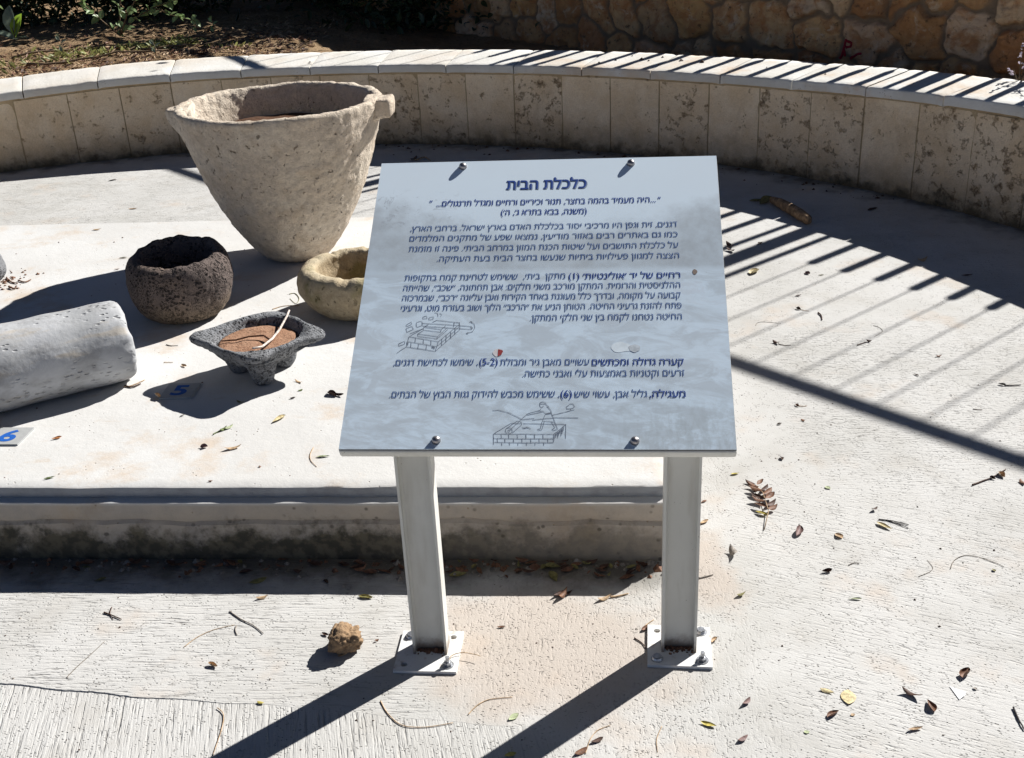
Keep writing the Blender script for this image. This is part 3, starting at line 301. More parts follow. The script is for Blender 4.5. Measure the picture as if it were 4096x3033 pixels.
def z_left(m, x, y, w):       # horizontal brush marks left of the sign
    v = m.math('ADD', x, m.math('MULTIPLY', m.math('SUBTRACT', w, 0.5), 0.25))
    return m.mr(v, -0.32, -0.14, 1, 0)
def z_mid(m, x, y, w):
    v = m.math('ADD', x, m.math('MULTIPLY', m.math('SUBTRACT', w, 0.5), 0.25))
    a = m.mr(v, -0.3, -0.12, 0, 1); b = m.mr(v, 0.5, 0.62, 1, 0)
    return m.math('MULTIPLY', a, b)
def z_right(m, x, y, w):
    v = m.math('ADD', x, m.math('MULTIPLY', m.math('SUBTRACT', w, 0.5), 0.3))
    a = m.mr(v, 0.5, 0.64, 0, 1)
    yy = m.math('ADD', y, m.math('MULTIPLY', m.math('SUBTRACT', w, 0.5), 0.5))
    return m.math('MULTIPLY', a, m.mr(yy, 2.6, 3.0, 1, 0))
def z_far(m, x, y, w):
    v = m.math('ADD', x, m.math('MULTIPLY', m.math('SUBTRACT', w, 0.5), 0.3))
    yy = m.math('ADD', y, m.math('MULTIPLY', m.math('SUBTRACT', w, 0.5), 0.5))
    a = m.math('MULTIPLY', m.mr(v, 0.8, 1.0, 0, 1), m.mr(yy, 2.6, 3.0, 0, 1))
    return m.math('MULTIPLY', a, m.mr(yy, 3.9, 4.2, 1, 0))
def z_smooth(m, x, y, w):
    return m.mr(y, 3.8, 4.4, 0, 1)

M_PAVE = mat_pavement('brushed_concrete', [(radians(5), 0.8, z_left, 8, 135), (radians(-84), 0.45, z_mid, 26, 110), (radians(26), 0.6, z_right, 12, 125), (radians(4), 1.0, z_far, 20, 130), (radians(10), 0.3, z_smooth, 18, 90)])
M_PAVE2 = mat_pavement('brushed_concrete_cross', [(radians(-100), 0.95, None, 5, 125)], stains=False)

def mat_plinth():
    m = NT('plinth_concrete'); P = m.pos(); x, y, z = m.sep(P)
    c = m.mix(m.mr(m.noise(P, 1.7, 4, 0.6), 0.35, 0.66), (0.54, 0.53, 0.51), (0.60, 0.595, 0.58))
    st = m.math('MULTIPLY', m.mr(m.noise(P, 3.3, 6, 0.68), 0.52, 0.70), 0.75)
    c = m.mix(m.math('MULTIPLY', st, 0.85), c, (0.50, 0.39, 0.285))
    st2 = m.math('MULTIPLY', m.mr(m.noise(m.mapping(P, (1, 2.2, 1)), 7, 5, 0.7), 0.60, 0.76), 0.4)
    c = m.mix(st2, c, (0.46, 0.34, 0.22))
    pit = m.math('MULTIPLY', m.mr(m.voro(P, 46), 0.06, 0.16, 1, 0), m.mr(m.noise(P, 9, 2), 0.52, 0.66))
    c = m.mix(m.math('MULTIPLY', pit, 0.7), c, (0.22, 0.17, 0.12))
    fine = m.noise(P, 190, 3, 0.6)
    c = m.mix(m.mr(fine, 0.4, 0.75, 0, 0.16), c, (0.36, 0.32, 0.27))
    # sides: dirt and moss creeping up from the foot
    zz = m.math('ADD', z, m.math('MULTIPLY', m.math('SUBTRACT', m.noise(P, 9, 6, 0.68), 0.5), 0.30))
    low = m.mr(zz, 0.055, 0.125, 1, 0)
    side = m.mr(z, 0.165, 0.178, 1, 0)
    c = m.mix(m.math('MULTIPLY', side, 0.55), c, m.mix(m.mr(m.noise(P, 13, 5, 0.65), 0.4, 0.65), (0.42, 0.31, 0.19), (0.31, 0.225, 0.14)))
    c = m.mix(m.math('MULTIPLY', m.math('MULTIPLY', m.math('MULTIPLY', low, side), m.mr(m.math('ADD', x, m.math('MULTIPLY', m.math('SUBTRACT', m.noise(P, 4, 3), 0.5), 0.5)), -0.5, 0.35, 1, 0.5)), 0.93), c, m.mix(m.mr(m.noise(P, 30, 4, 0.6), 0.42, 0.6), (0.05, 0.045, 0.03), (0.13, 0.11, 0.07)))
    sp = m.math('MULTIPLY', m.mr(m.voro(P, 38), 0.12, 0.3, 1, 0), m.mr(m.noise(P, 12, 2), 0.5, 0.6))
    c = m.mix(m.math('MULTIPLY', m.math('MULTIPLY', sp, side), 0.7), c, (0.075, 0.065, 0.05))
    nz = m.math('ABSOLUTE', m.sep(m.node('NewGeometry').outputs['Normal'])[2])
    c = m.mix(m.math('MULTIPLY', m.mr(nz, 0.35, 0.8, 0.8, 0), m.mr(z, 0.176, 0.182, 0, 1)), c, m.mix(m.mr(m.noise(P, 22, 5, 0.6), 0.4, 0.65), (0.30, 0.31, 0.33), (0.22, 0.225, 0.24)))  # upright slab faces tinted grey: their bluish shade painted into the colour
    b = m.bump(m.math('ADD', m.math('MULTIPLY', fine, 0.25), m.math('SUBTRACT', m.noise(P, 26, 5, 0.65), pit)), 0.0024, 0.8)
    return m.done(c, 0.88, b)
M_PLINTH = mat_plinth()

def mat_limestone(name, a, b, brown=0.8, moss=True, bump=0.006, pits=True):
    m = NT(name); P = m.pos(); x, y, z = m.sep(P)
    rnd = m.attr('rnd')
    c = m.mix(m.mr(m.noise(P, 5, 5, 0.62), 0.33, 0.68), a, b)
    c = m.mix(m.math('MULTIPLY', rnd, 0.25), c, (a[0] * 0.8, a[1] * 0.74, a[2] * 0.66))
    st = m.mr(m.noise(P, 3.4, 6, 0.66, 0.6), 0.50, 0.68)
    c = m.mix(m.math('MULTIPLY', st, brown * 0.5), c, (0.55, 0.40, 0.25))
    n2 = m.noise(m.mapping(P, (1, 1, 1.1)), 17, 7, 0.76, 0.15)
    n2 = m.math('ADD', n2, m.math('MULTIPLY', m.math('SUBTRACT', rnd, 0.5), 0.10))
    blot = m.mr(n2, 0.565, 0.64)
    c = m.mix(m.math('MULTIPLY', blot, brown * 0.8), c, (0.40, 0.27, 0.155))
    deep = m.mr(n2, 0.645, 0.70)
    if pits:
        c = m.mix(m.math('MULTIPLY', deep, 0.75), c, (0.17, 0.11, 0.06))
    fine = m.noise(P, 120, 4, 0.6)
    c = m.mix(m.mr(fine, 0.35, 0.7, 0, 0.18), c, (0.34, 0.27, 0.19))
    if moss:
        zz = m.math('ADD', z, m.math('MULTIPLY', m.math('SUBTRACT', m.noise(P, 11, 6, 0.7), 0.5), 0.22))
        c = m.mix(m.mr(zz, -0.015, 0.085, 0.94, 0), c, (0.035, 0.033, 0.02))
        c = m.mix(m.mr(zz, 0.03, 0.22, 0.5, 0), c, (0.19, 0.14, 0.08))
    hgt = m.math('SUBTRACT', m.math('ADD', m.noise(P, 34, 5, 0.65), m.math('MULTIPLY', fine, 0.3)), m.math('ADD', m.math('MULTIPLY', blot, 0.45), m.math('MULTIPLY', deep, 0.8)))
    return m.done(c, 0.9, m.bump(hgt, bump, 0.9))
M_FACING = mat_limestone('limestone_facing', (0.76, 0.58, 0.38), (0.87, 0.72, 0.53), 0.9)
M_JOINT = mat_limestone('mortar_joint', (0.42, 0.31, 0.18), (0.52, 0.40, 0.25), 0.4)
def mat_coping():
    m = NT('coping_stone'); P = m.pos(); rnd = m.attr('rnd')
    c = m.mix(m.mr(m.noise(P, 3.5, 5, 0.62), 0.35, 0.68), (0.60, 0.58, 0.53), (0.68, 0.67, 0.64))
    st = m.math('MULTIPLY', m.mr(m.noise(P, 2.3, 5, 0.65), 0.48, 0.68), m.mr(m.sep(P)[0], -0.5, 1.3, 0.25, 0.85))
    c = m.mix(st, c, (0.58, 0.44, 0.31))
    c = m.mix(m.math('MULTIPLY', rnd, 0.22), c, (0.52, 0.44, 0.35))
    pit = m.math('MULTIPLY', m.mr(m.voro(P, 60), 0.08, 0.2, 1, 0), m.mr(m.noise(P, 7, 2), 0.55, 0.66))
    c = m.mix(m.math('MULTIPLY', pit, 0.7), c, (0.25, 0.19, 0.13))
    h = m.math('SUBTRACT', m.noise(P, 55, 5, 0.65), pit)
    return m.done(c, 0.86, m.bump(h, 0.004, 0.8))
M_COPING = mat_coping()

def mat_rubble():
    m = NT('rubble_stone'); P = m.pos(); rnd = m.attr('rnd'); mort = m.attr('mortar'); dk = m.attr('rnd2')
    c = m.ramp(rnd, [(0.0, (0.60, 0.42, 0.24)), (0.25, (0.62, 0.37, 0.16)), (0.45, (0.68, 0.53, 0.36)), (0.62, (0.54, 0.26, 0.11)), (0.8, (0.65, 0.39, 0.16)), (1.0, (0.42, 0.24, 0.12))])
    n = m.noise(P, 6.5, 6, 0.68, 0.5)
    c = m.mix(m.mr(n, 0.42, 0.62, 0, 0.85), c, (0.44, 0.20, 0.075))
    n3 = m.noise(P, 8, 6, 0.7, 0.6)
    c = m.mix(m.mr(n3, 0.55, 0.68, 0, 0.75), c, (0.68, 0.54, 0.38))
    c = m.mix(m.mr(m.noise(P, 19, 5, 0.7), 0.56, 0.7, 0, 0.85), c, (0.085, 0.05, 0.028))
    c = m.mix(m.math('MULTIPLY', dk, 0.4), c, (0.15, 0.09, 0.05))
    c = m.mix(mort, c, m.mix(m.noise(P, 30, 4), (0.17, 0.12, 0.075), (0.26, 0.19, 0.125)))
    h = m.math('ADD', m.noise(P, 40, 5, 0.65), m.math('MULTIPLY', m.noise(P, 13, 4), 1.5))
    return m.done(c, 0.9, m.bump(h, 0.012, 0.9))
M_RUBBLE = mat_rubble()

def mat_stone(name, c1, c2, c3, scale=9, pitscale=0, pitcol=(0.1, 0.08, 0.06), bump=0.004, rough=0.9, extra=None, specks=None):
    m = NT(name); P = m.obj(); W = P
    c = m.mix(m.mr(m.noise(P, scale * 0.45, 5, 0.62), 0.35, 0.66), c1, c2)
    c = m.mix(m.mr(m.noise(P, scale, 6, 0.68, 0.4), 0.48, 0.68, 0, 0.8), c, c3)
    fine = m.noise(P, 140, 4, 0.62)
    h = m.math('ADD', m.noise(P, scale * 4.2, 5, 0.66), m.math('MULTIPLY', fine, 0.4))
    c = m.mix(m.mr(fine, 0.36, 0.72, 0, 0.25), c, tuple(q * 0.5 for q in c1))
    if pitscale:
        v = m.voro(m.mapping(P, (1, 1, 1)), pitscale)
        v2 = m.voro(m.mapping(P, (1, 1, 1), loc=(.3, .2, .7)), pitscale * 2.3)
        pit = m.math('MAXIMUM', m.math('MULTIPLY', m.mr(v, 0.22, 0.46, 1, 0), m.mr(m.noise(P, 17, 3), 0.42, 0.58)), m.math('MULTIPLY', m.mr(v2, 0.2, 0.42, 0.75, 0), m.mr(m.noise(P, 21, 3), 0.40, 0.56)))
        h = m.math('SUBTRACT', h, m.math('MULTIPLY', pit, 2.2))
        c = m.mix(m.math('MULTIPLY', pit, 0.8), c, pitcol)
    if specks:
        k = m.math('MULTIPLY', m.mr(m.noise(m.mapping(P, (1.25, 1.25, 1)), specks, 3, 0.62, 0.4), 0.63, 0.70), m.mr(m.noise(P, 7, 3), 0.34, 0.60, 0.3, 1))
        c = m.mix(m.mr(m.noise(P, 38, 5, 0.7), 0.40, 0.66, 0.0, 0.45), c, tuple(q * 0.55 for q in c1))
        c = m.mix(m.math('MULTIPLY', k, 0.65), c, pitcol); h = m.math('SUBTRACT', h, m.math('MULTIPLY', k, 1.2))
    if extra: c = extra(m, P, c)
    return m.done(c, rough, m.bump(h, bump, 1.0))

M_VAT = mat_stone('vat_limestone', (0.60, 0.505, 0.40), (0.68, 0.60, 0.49), (0.54, 0.435, 0.325), 6, 0, (0.17, 0.12, 0.075), 0.012, 0.9, specks=46)
def basalt_low(m, P, c):
    z = m.sep(P)[2]
    k = m.math('MULTIPLY', m.mr(m.math('ADD', z, m.math('MULTIPLY', m.math('SUBTRACT', m.noise(P, 9, 4), 0.5), 0.12)), 0.03, 0.13, 1, 0), 0.65)
    return m.mix(k, c, (0.20, 0.15, 0.10))
M_BASALT = mat_stone('basalt_vesicular', (0.125, 0.098, 0.088), (0.155, 0.120, 0.105), (0.19, 0.14, 0.112), 8, 75, (0.02, 0.017, 0.016), 0.010, 0.92, basalt_low)
M_GREY_BASALT = mat_stone('basalt_grey', (0.20, 0.205, 0.215), (0.28, 0.285, 0.295), (0.14, 0.14, 0.145), 11, 95, (0.05, 0.05, 0.052), 0.007, 0.9)
def lime_green(m, P, c):
    n = m.noise(P, 6, 5, 0.65)
    c = m.mix(m.mr(n, 0.50, 0.64, 0, 0.65), c, (0.19, 0.165, 0.06))
    z = m.sep(P)[2]
    return m.mix(m.math('MULTIPLY', m.mr(z, 0.15, 0.2, 0, 1), m.mr(m.noise(P, 9, 4), 0.4, 0.6, 0.9, 0.3)), c, (0.58, 0.52, 0.38))  # rim top painted paler, a sunlit tone put into the colour
M_LIME = mat_stone('mortar_limestone', (0.42, 0.33, 0.21), (0.50, 0.415, 0.285), (0.29, 0.205, 0.11), 7, 0, (0.12, 0.09, 0.04), 0.006, 0.88, lime_green, specks=42)
def mat_marble():
    m = NT('weathered_marble'); P = m.obj()
    # local x runs along the roller's axis
    c = m.mix(m.mr(m.noise(P, 4, 5, 0.6), 0.35, 0.66), (0.34, 0.345, 0.35), (0.47, 0.475, 0.485))
    v = m.noise(m.mapping(P, (2.4, 5, 5)), 2.2, 6, 0.70, 0.3)
    c = m.mix(m.mr(v, 0.47, 0.66, 0, 0.6), c, (0.25, 0.245, 0.24))
    c = m.mix(m.mr(m.noise(m.mapping(P, (1.3, 6, 6), loc=(2, 1, 3)), 3, 5, 0.65), 0.56, 0.7, 0, 0.6), c, (0.42, 0.36, 0.28))
    ch = m.math('MULTIPLY', m.mr(m.voro(m.mapping(P, (0.8, 1.6, 1.6)), 48), 0.1, 0.36, 1, 0), m.mr(m.noise(m.mapping(P, (1, 2.2, 2.2), loc=(0.6, 0, 0)), 3.4, 4, 0.6), 0.46, 0.58))
    c = m.mix(m.math('MULTIPLY', ch, 0.35), c, (0.26, 0.25, 0.24))
    h = m.math('SUBTRACT', m.math('MULTIPLY', m.noise(P, 60, 4), 0.3), ch)
    return m.done(c, 0.7, m.bump(h, 0.006, 0.9), spec=0.3)
M_MARBLE = mat_marble()

def simple(name, c, rough=0.8, var=0.25, scale=30, bump=0.0, spec=None, metal=None):
    m = NT(name); P = m.pos()
    n = m.noise(P, scale, 4, 0.6)
    cc = m.mix(m.mr(n, 0.3, 0.7), tuple(q * (1 - var) for q in c), tuple(min(1, q * (1 + var)) for q in c))
    nb = m.bump(n, bump, 0.8) if bump else None
    return m.done(cc, rough, nb, metal, spec)

def mat_soil(name, a, b, c3, scale=14, bump=0.02):
    m = NT(name); P = m.pos()
    c = m.mix(m.mr(m.noise(P, scale * 0.3, 5, 0.65), 0.35, 0.65), a, b)
    c = m.mix(m.mr(m.noise(P, scale * 2, 5, 0.7), 0.5, 0.68, 0, 0.8), c, c3)
    h = m.math('ADD', m.noise(P, scale * 2, 6, 0.7), m.math('MULTIPLY', m.noise(P, scale * 8, 3, 0.6), 0.4))
    return m.done(c, 0.95, m.bump(h, bump, 1.0), spec=0.1)
M_BED = mat_soil('bed_soil', (0.31, 0.205, 0.115), (0.41, 0.285, 0.17), (0.17, 0.105, 0.06), 12, 0.03)
M_TERRA = mat_soil('terrace_soil', (0.30, 0.24, 0.16), (0.38, 0.31, 0.22), (0.2, 0.15, 0.1), 9, 0.02)
M_REDDIRT = mat_soil('red_dirt', (0.31, 0.175, 0.11), (0.39, 0.235, 0.155), (0.20, 0.10, 0.06), 20, 0.006)
M_DARKDIRT = mat_soil('dark_dirt', (0.10, 0.055, 0.035), (0.15, 0.08, 0.05), (0.05, 0.03, 0.02), 20, 0.01)

def mat_white_paint():
    m = NT('white_painted_steel'); P = m.pos(); z = m.sep(P)[2]
    c = m.mix(m.mr(m.noise(P, 7, 4), 0.3, 0.7), (0.60, 0.59, 0.54), (0.67, 0.66, 0.61))
    sp = m.math('MULTIPLY', m.mr(m.voro(P, 90), 0.04, 0.13, 1, 0), m.mr(m.noise(P, 23, 2), 0.55, 0.63))
    c = m.mix(m.math('MULTIPLY', sp, 0.8), c, (0.12, 0.085, 0.05))
    zz = m.math('ADD', z, m.math('MULTIPLY', m.math('SUBTRACT', m.noise(P, 45, 5, 0.65), 0.5), 0.05))
    c = m.mix(m.mr(zz, 0.012, 0.05, 0.8, 0), c, (0.15, 0.09, 0.05))
    c = m.mix(m.mr(m.noise(m.mapping(P, (1, 1, 0.16)), 40, 4), 0.5, 0.75, 0, 0.25), c, (0.36, 0.32, 0.25))
    return m.done(c, 0.5, m.bump(m.noise(P, 160, 2), 0.0004, 0.5), spec=0.4)
M_WHITE = mat_white_paint()
def mat_plate():
    m = NT('white_base_plate'); P = m.pos()
    c = m.mix(m.mr(m.noise(P, 9, 4), 0.3, 0.7), (0.66, 0.65, 0.63), (0.74, 0.74, 0.72))
    c = m.mix(m.mr(m.noise(P, 33, 5, 0.66), 0.55, 0.72, 0, 0.7), c, (0.36, 0.25, 0.17))
    return m.done(c, 0.55, m.bump(m.noise(P, 120, 3), 0.0005, 0.5))
M_PLATE = mat_plate()
M_ZINC = simple('zinc_bolt', (0.42, 0.43, 0.45), 0.38, 0.25, 150, 0.0005, metal=0.85)
M_SCREW = simple('dull_steel_screw', (0.36, 0.34, 0.34), 0.36, 0.2, 200, 0.0004, metal=0.9)
M_INK = simple('blue_ink', (0.030, 0.075, 0.30), 0.5, 0.05)
M_INK_BODY = simple('steel_blue_ink', (0.065, 0.125, 0.30), 0.5, 0.05)
M_INK_SHADOW = simple('grey_blue_ink', (0.28, 0.34, 0.44), 0.5, 0.05)
M_PENCIL = simple('pencil_grey', (0.22, 0.25, 0.30), 0.6, 0.2, 90)
M_RED = simple('red_paint', (0.30, 0.02, 0.03), 0.7, 0.3, 60)
M_STICKER = simple('sticker_white', (0.72, 0.68, 0.68), 0.6, 0.1)
M_STICKER_RED = simple('sticker_red', (0.34, 0.05, 0.05), 0.6, 0.3, 200)
M_NUM = simple('number_blue', (0.015, 0.10, 0.40), 0.5, 0.12, 120)
M_NUMPLATE = simple('number_plate_grey', (0.36, 0.365, 0.36), 0.5, 0.06, 60)
M_EDGE = simple('panel_edge', (0.09, 0.085, 0.085), 0.6, 0.1)
M_FENCE = simple('fence_paint', (0.25, 0.27, 0.28), 0.5, 0.1)
M_PAPER = simple('white_paper', (0.8, 0.8, 0.8), 0.8, 0.03)

def mat_panel():
    """printed photo of a field under a pale sky, washed out blue-grey"""
    m = NT('printed_panel'); P = m.mapping(m.obj(), (1 / 0.945,) * 3); u, v, w = m.sep(P)   # u -0.42..0.42, v 0..0.84
    c = m.mix(m.mr(v, 0.45, 0.84), (0.70, 0.83, 0.94), (0.78, 0.89, 0.97))
    # band of distant trees
    e = m.math('ADD', v, m.math('MULTIPLY', m.math('SUBTRACT', m.noise(m.mapping(P, (1.0, 1.0, 1)), 4.2, 6, 0.66), 0.5), 0.36))
    side = m.mr(m.math('ABSOLUTE', m.math('ADD', u, -0.03)), 0.12, 0.42, -0.06, 0.05)
    e2 = m.math('SUBTRACT', e, side)
    band = m.math('MULTIPLY', m.mr(e2, 0.60, 0.71, 1, 0), m.mr(v, 0.47, 0.495, 0, 1))
    tone = m.noise(P, 13, 6, 0.7)
    c = m.mix(m.math('MULTIPLY', band, m.mr(tone, 0.3, 0.7, 0.9, 0.5)), c, (0.40, 0.44, 0.47))
    # twiggy crown at the upper left
    tw = m.mr(m.noise(m.mapping(P, (1, 1, 1), loc=(1, 3, 0)), 34, 4, 0.75, 1.6), 0.57, 0.63)
    tl = m.math('MULTIPLY', m.mr(u, -0.36, -0.12, 1, 0), m.math('MULTIPLY', m.mr(v, 0.58, 0.65, 0, 1), m.mr(v, 0.69, 0.76, 1, 0)))
    c = m.mix(m.math('MULTIPLY', m.math('MULTIPLY', tw, tl), 0.55), c, (0.30, 0.33, 0.37))
    # pale rocks and grass below
    rk = m.noise(m.mapping(P, (1.0, 2.1, 1)), 9, 6, 0.66, 0.8)
    low = m.mr(v, 0.47, 0.49, 1, 0)
    c = m.mix(m.math('MULTIPLY', low, m.mr(rk, 0.40, 0.58, 0.62, 0)), c, (0.47, 0.525, 0.57))
    c = m.mix(m.math('MULTIPLY', m.math('MULTIPLY', low, m.mr(v, 0.30, 0.42, 0, 1)), m.mr(rk, 0.52, 0.64, 0, 0.6)), c, (0.60, 0.66, 0.73))
    gr = m.noise(m.mapping(P, (22, 70, 1), (0, 0, radians(12))), 1.0, 5, 0.7, 0.5)
    gl = m.math('MULTIPLY', m.mr(v, 0.02, 0.34, 1, 0.3), low)
    c = m.mix(m.math('MULTIPLY', gl, m.mr(gr, 0.36, 0.62, 0.5, 0)), c, (0.46, 0.52, 0.56))
    rd = m.math('MULTIPLY', m.mr(u, 0.05, 0.3, 0, 1), m.mr(v, 0.04, 0.16, 1, 0))
    c = m.mix(m.math('MULTIPLY', rd, m.mr(m.noise(m.mapping(P, (60, 24, 1)), 1.0, 4, 0.7), 0.38, 0.6, 0.55, 0.1)), c, (0.40, 0.45, 0.47))
    c = m.mix(m.mr(m.noise(P, 3.0, 4, 0.6), 0.3, 0.7, 0, 0.22), c, (0.72, 0.78, 0.83))
    sp = m.math('MULTIPLY', m.mr(m.voro(P, 60), 0.02, 0.07, 1, 0), m.mr(m.noise(P, 15, 2), 0.6, 0.66))
    c = m.mix(m.math('MULTIPLY', sp, 0.6), c, (0.2, 0.17, 0.14))
    return m.done(c, 0.3, None, spec=0.5)
M_PANEL = mat_panel()

def mat_leaf(name, c, var=0.3, rough=0.6):
    m = NT(name); P = m.pos()
    n = m.noise(P, 110, 4, 0.6)
    cc = m.mix(m.mr(n, 0.35, 0.65), tuple(q * (1 - var) for q in c), tuple(min(1, q * (1 + var)) for q in c))
    return m.done(cc, rough, m.bump(n, 0.0015, 0.6))
LEAF = {k: mat_leaf(k + '_leaf', c) for k, c in dict(
    brown=(0.17, 0.085, 0.05), darkbrown=(0.075, 0.04, 0.028), tan=(0.45, 0.315, 0.19), cream=(0.55, 0.46, 0.26),
    green=(0.10, 0.13, 0.04), palegreen=(0.36, 0.40, 0.24), yellow=(0.48, 0.40, 0.10), olive=(0.20, 0.18, 0.07),
    purple=(0.19, 0.12, 0.11), orange=(0.40, 0.17, 0.06), grey=(0.26, 0.23, 0.20), black=(0.03, 0.025, 0.025),
    thread=(0.17, 0.14, 0.11)).items()}
def mat_foliage(name, c, trans=0.25):
    m = NT(name); P = m.pos(); r = m.node('ObjectInfo').outputs['Random']
    n = m.noise(P, 7, 3)
    cc = m.mix(m.mr(n, 0.3, 0.7), tuple(q * 0.65 for q in c), tuple(q * 1.3 for q in c))
    m.done(cc, 0.45, None, spec=0.4)
    tr = m.node('BsdfTranslucent'); m.set(tr, 'Color', cc)
    mx = m.node('MixShader'); m.set(mx, 0, trans)
    m.t.links.new(m.bsdf.outputs[0], mx.inputs[1]); m.t.links.new(tr.outputs[0], mx.inputs[2])
    m.t.links.new(mx.outputs[0], m.t.nodes['Material Output'].inputs[0])
    return m.m
F_GREEN = mat_foliage('sprig_foliage', (0.26, 0.36, 0.16))
F_BRIGHT = mat_foliage('bright_foliage', (0.36, 0.55, 0.06), 0.5)
F_GREY = mat_foliage('greygreen_foliage', (0.24, 0.30, 0.22), 0.15)
F_DARK = mat_foliage('dark_foliage', (0.035, 0.055, 0.022), 0.1)
F_WHITE = mat_foliage('tiny_pale_foliage', (0.45, 0.40, 0.46), 0.3)
M_TWIG_PALE = simple('pale_twig', (0.58, 0.50, 0.44), 0.8, 0.3, 90, 0.002)
M_STEM = simple('woody_stem', (0.17, 0.12, 0.075), 0.85, 0.3, 60, 0.002)
M_BARK = simple('dry_stick_bark', (0.26, 0.17, 0.10), 0.9, 0.45, 45, 0.006)
M_ROCK = mat_stone('brown_clod', (0.29, 0.19, 0.11), (0.37, 0.25, 0.15), (0.19, 0.115, 0.065), 30, 0, bump=0.004)
# ------------------------------------------------------------------ pavement
def grid_sheet(name, x0, x1, y0, y1, nx, ny, zf, mat):
    v = [(x0 + (x1 - x0) * i / nx, y0 + (y1 - y0) * j / ny, 0) for j in range(ny + 1) for i in range(nx + 1)]
    v = [(a, b, zf(a, b)) for a, b, _ in v]
    f = [(j * (nx + 1) + i, j * (nx + 1) + i + 1, (j + 1) * (nx + 1) + i + 1, (j + 1) * (nx + 1) + i) for j in range(ny) for i in range(nx)]
    return make(name, v, f, mat, smooth=True)

# edge of the pour: the near strip lies a few millimetres lower than the main pour
def jy(x):
    return 1.903 - 0.186 * (x + 0.05) + 0.003 * sin(9 * x) + 0.0025 * sin(31 * x + 1) + 0.0016 * noise.noise((x * 60, 0, 0)) + 0.001 * noise.noise((x * 170, 3, 0))
def low_z(x): return -0.0028 * min(1, max(0.05, (-0.50 - x) / 0.5))
MAIN_END = -0.24       # the step fades out under the left post's shadow
def main_z(x, y): return 0.0
v = []; f = []
xs = list(np.linspace(-9, -1.6, 12)) + list(np.linspace(-1.55, 0.05, 420))
for x in xs:
    v += [(x, jy(x), 0.0), (x, jy(x) - 0.0008, low_z(x)), (x, -3.0, low_z(x))]
n = len(xs)
lower = make('pavement', [q for i in range(n) for q in (v[3 * i + 1], v[3 * i + 2])],
             [(2 * i, 2 * i + 1, 2 * i + 3, 2 * i + 2) for i in range(n - 1)], M_PAVE2)
tag(lower, kind='structure')
upv = []; upf = []
xs2 = xs + [0.4, 1, 2, 4, 9]
for x in xs2:
    yb = jy(x) if x <= 0.05 else (jy(0.05) if x < 0.06 else -3.0)
    upv += [(x, 9.5, 0.0), (x, yb, 0.0), (x, yb - 0.0012, low_z(x) - 0.0003)]
k = len(xs)
for i in range(len(xs2) - 1):
    if i == k - 1:
        # vertical end of the lower strip
        a = len(upv); upv += [(xs2[i], -3.0, 0.0)]
        upf += [(3 * i, 3 * i + 1, a, 3 * (i + 1) + 1, 3 * (i + 1))]
    else:
        upf += [(3 * i, 3 * i + 1, 3 * i + 4, 3 * i + 3), (3 * i + 1, 3 * i + 2, 3 * i + 5, 3 * i + 4)] if i < k - 1 else [(3 * i, 3 * i + 1, 3 * i + 4, 3 * i + 3)]
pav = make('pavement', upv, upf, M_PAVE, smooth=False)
tag(pav, kind='structure')
# far ground out to the horizon, below everything
far = make('ground', [(-600, -600, -0.02), (600, -600, -0.02), (600, 600, -0.02), (-600, 600, -0.02)], [(0, 1, 2, 3)], M_TERRA, smooth=False)
tag(far, kind='structure')

# ------------------------------------------------------------------ plinth
PL0 = Vector((-1.4130725, 2.69277904, 0)); PD = Vector((0.99562061, -0.09348578, 0)); PN = Vector((0.09348578, 0.99562061, 0))
PZ = 0.21
plinth = empty('plinth', (-0.6, 3.9, 0), 'low wide concrete plinth carrying the stone vessels and roller', 'plinth')
def plp(s, t, z): return PL0 + PD * s + PN * t + Vector((0, 0, z))
S0, S1, DEP = -1.6, 1.81, 2.47
# body: a rough block whose lip sticks out below the slab
def rough_front(name, prof, s0, s1, mat, amp, side_in):
    """sweep a (t, z) profile along the front and the right side, plus a top"""
    v = []; f = []
    ns = 200
    for i in range(ns + 1):
        s = s0 + (s1 - s0) * i / ns
        for (t, z) in prof:
            a = amp * fract((s * 6, z * 9, 3.3), 4)
            v.append(plp(s, t + a * (1 if z < PZ - 0.002 else 0.35), max(0, z + 0.3 * amp * noise.noise((s * 9, t * 30, 7)) + (0.009 * fract((s * 5, 1.7, 4), 4) if 0.105 < z < 0.13 else 0)) if z > 0 else z))
    m_ = len(prof)
    f += [(i * m_ + j, (i + 1) * m_ + j, (i + 1) * m_ + j + 1, i * m_ + j + 1) for i in range(ns) for j in range(m_ - 1)]
    return v, f, m_, ns
prof_b = [(-0.029, 0.0), (-0.030, 0.03), (-0.029, 0.07), (-0.027, 0.110), (-0.018, 0.119), (-0.0250, 0.127), (-0.0255, 0.15), (-0.0258, 0.170), (-0.0252, 0.1755), (-0.021, 0.178), (0.05, 0.178)]
v, f, m_, ns = rough_front('base', prof_b, S0, S1 + 0.02, M_PLINTH, 0.0035, 0)
b = len(v)
v += [plp(S1 + 0.02, DEP, 0), plp(S1 + 0.02, DEP, 0.178)]
e0 = ns * m_
f += [tuple([e0 + j for j in range(m_)] + [b + 1, b])]
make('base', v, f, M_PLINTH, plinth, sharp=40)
prof_s = [(0.003, 0.1785), (0.0015, 0.185), (0.001, 0.2), (0.004, 0.207), (0.010, 0.21)]
v, f, m_, ns = rough_front('slab', prof_s, S0, S1, M_PLINTH, 0.0036, 0)
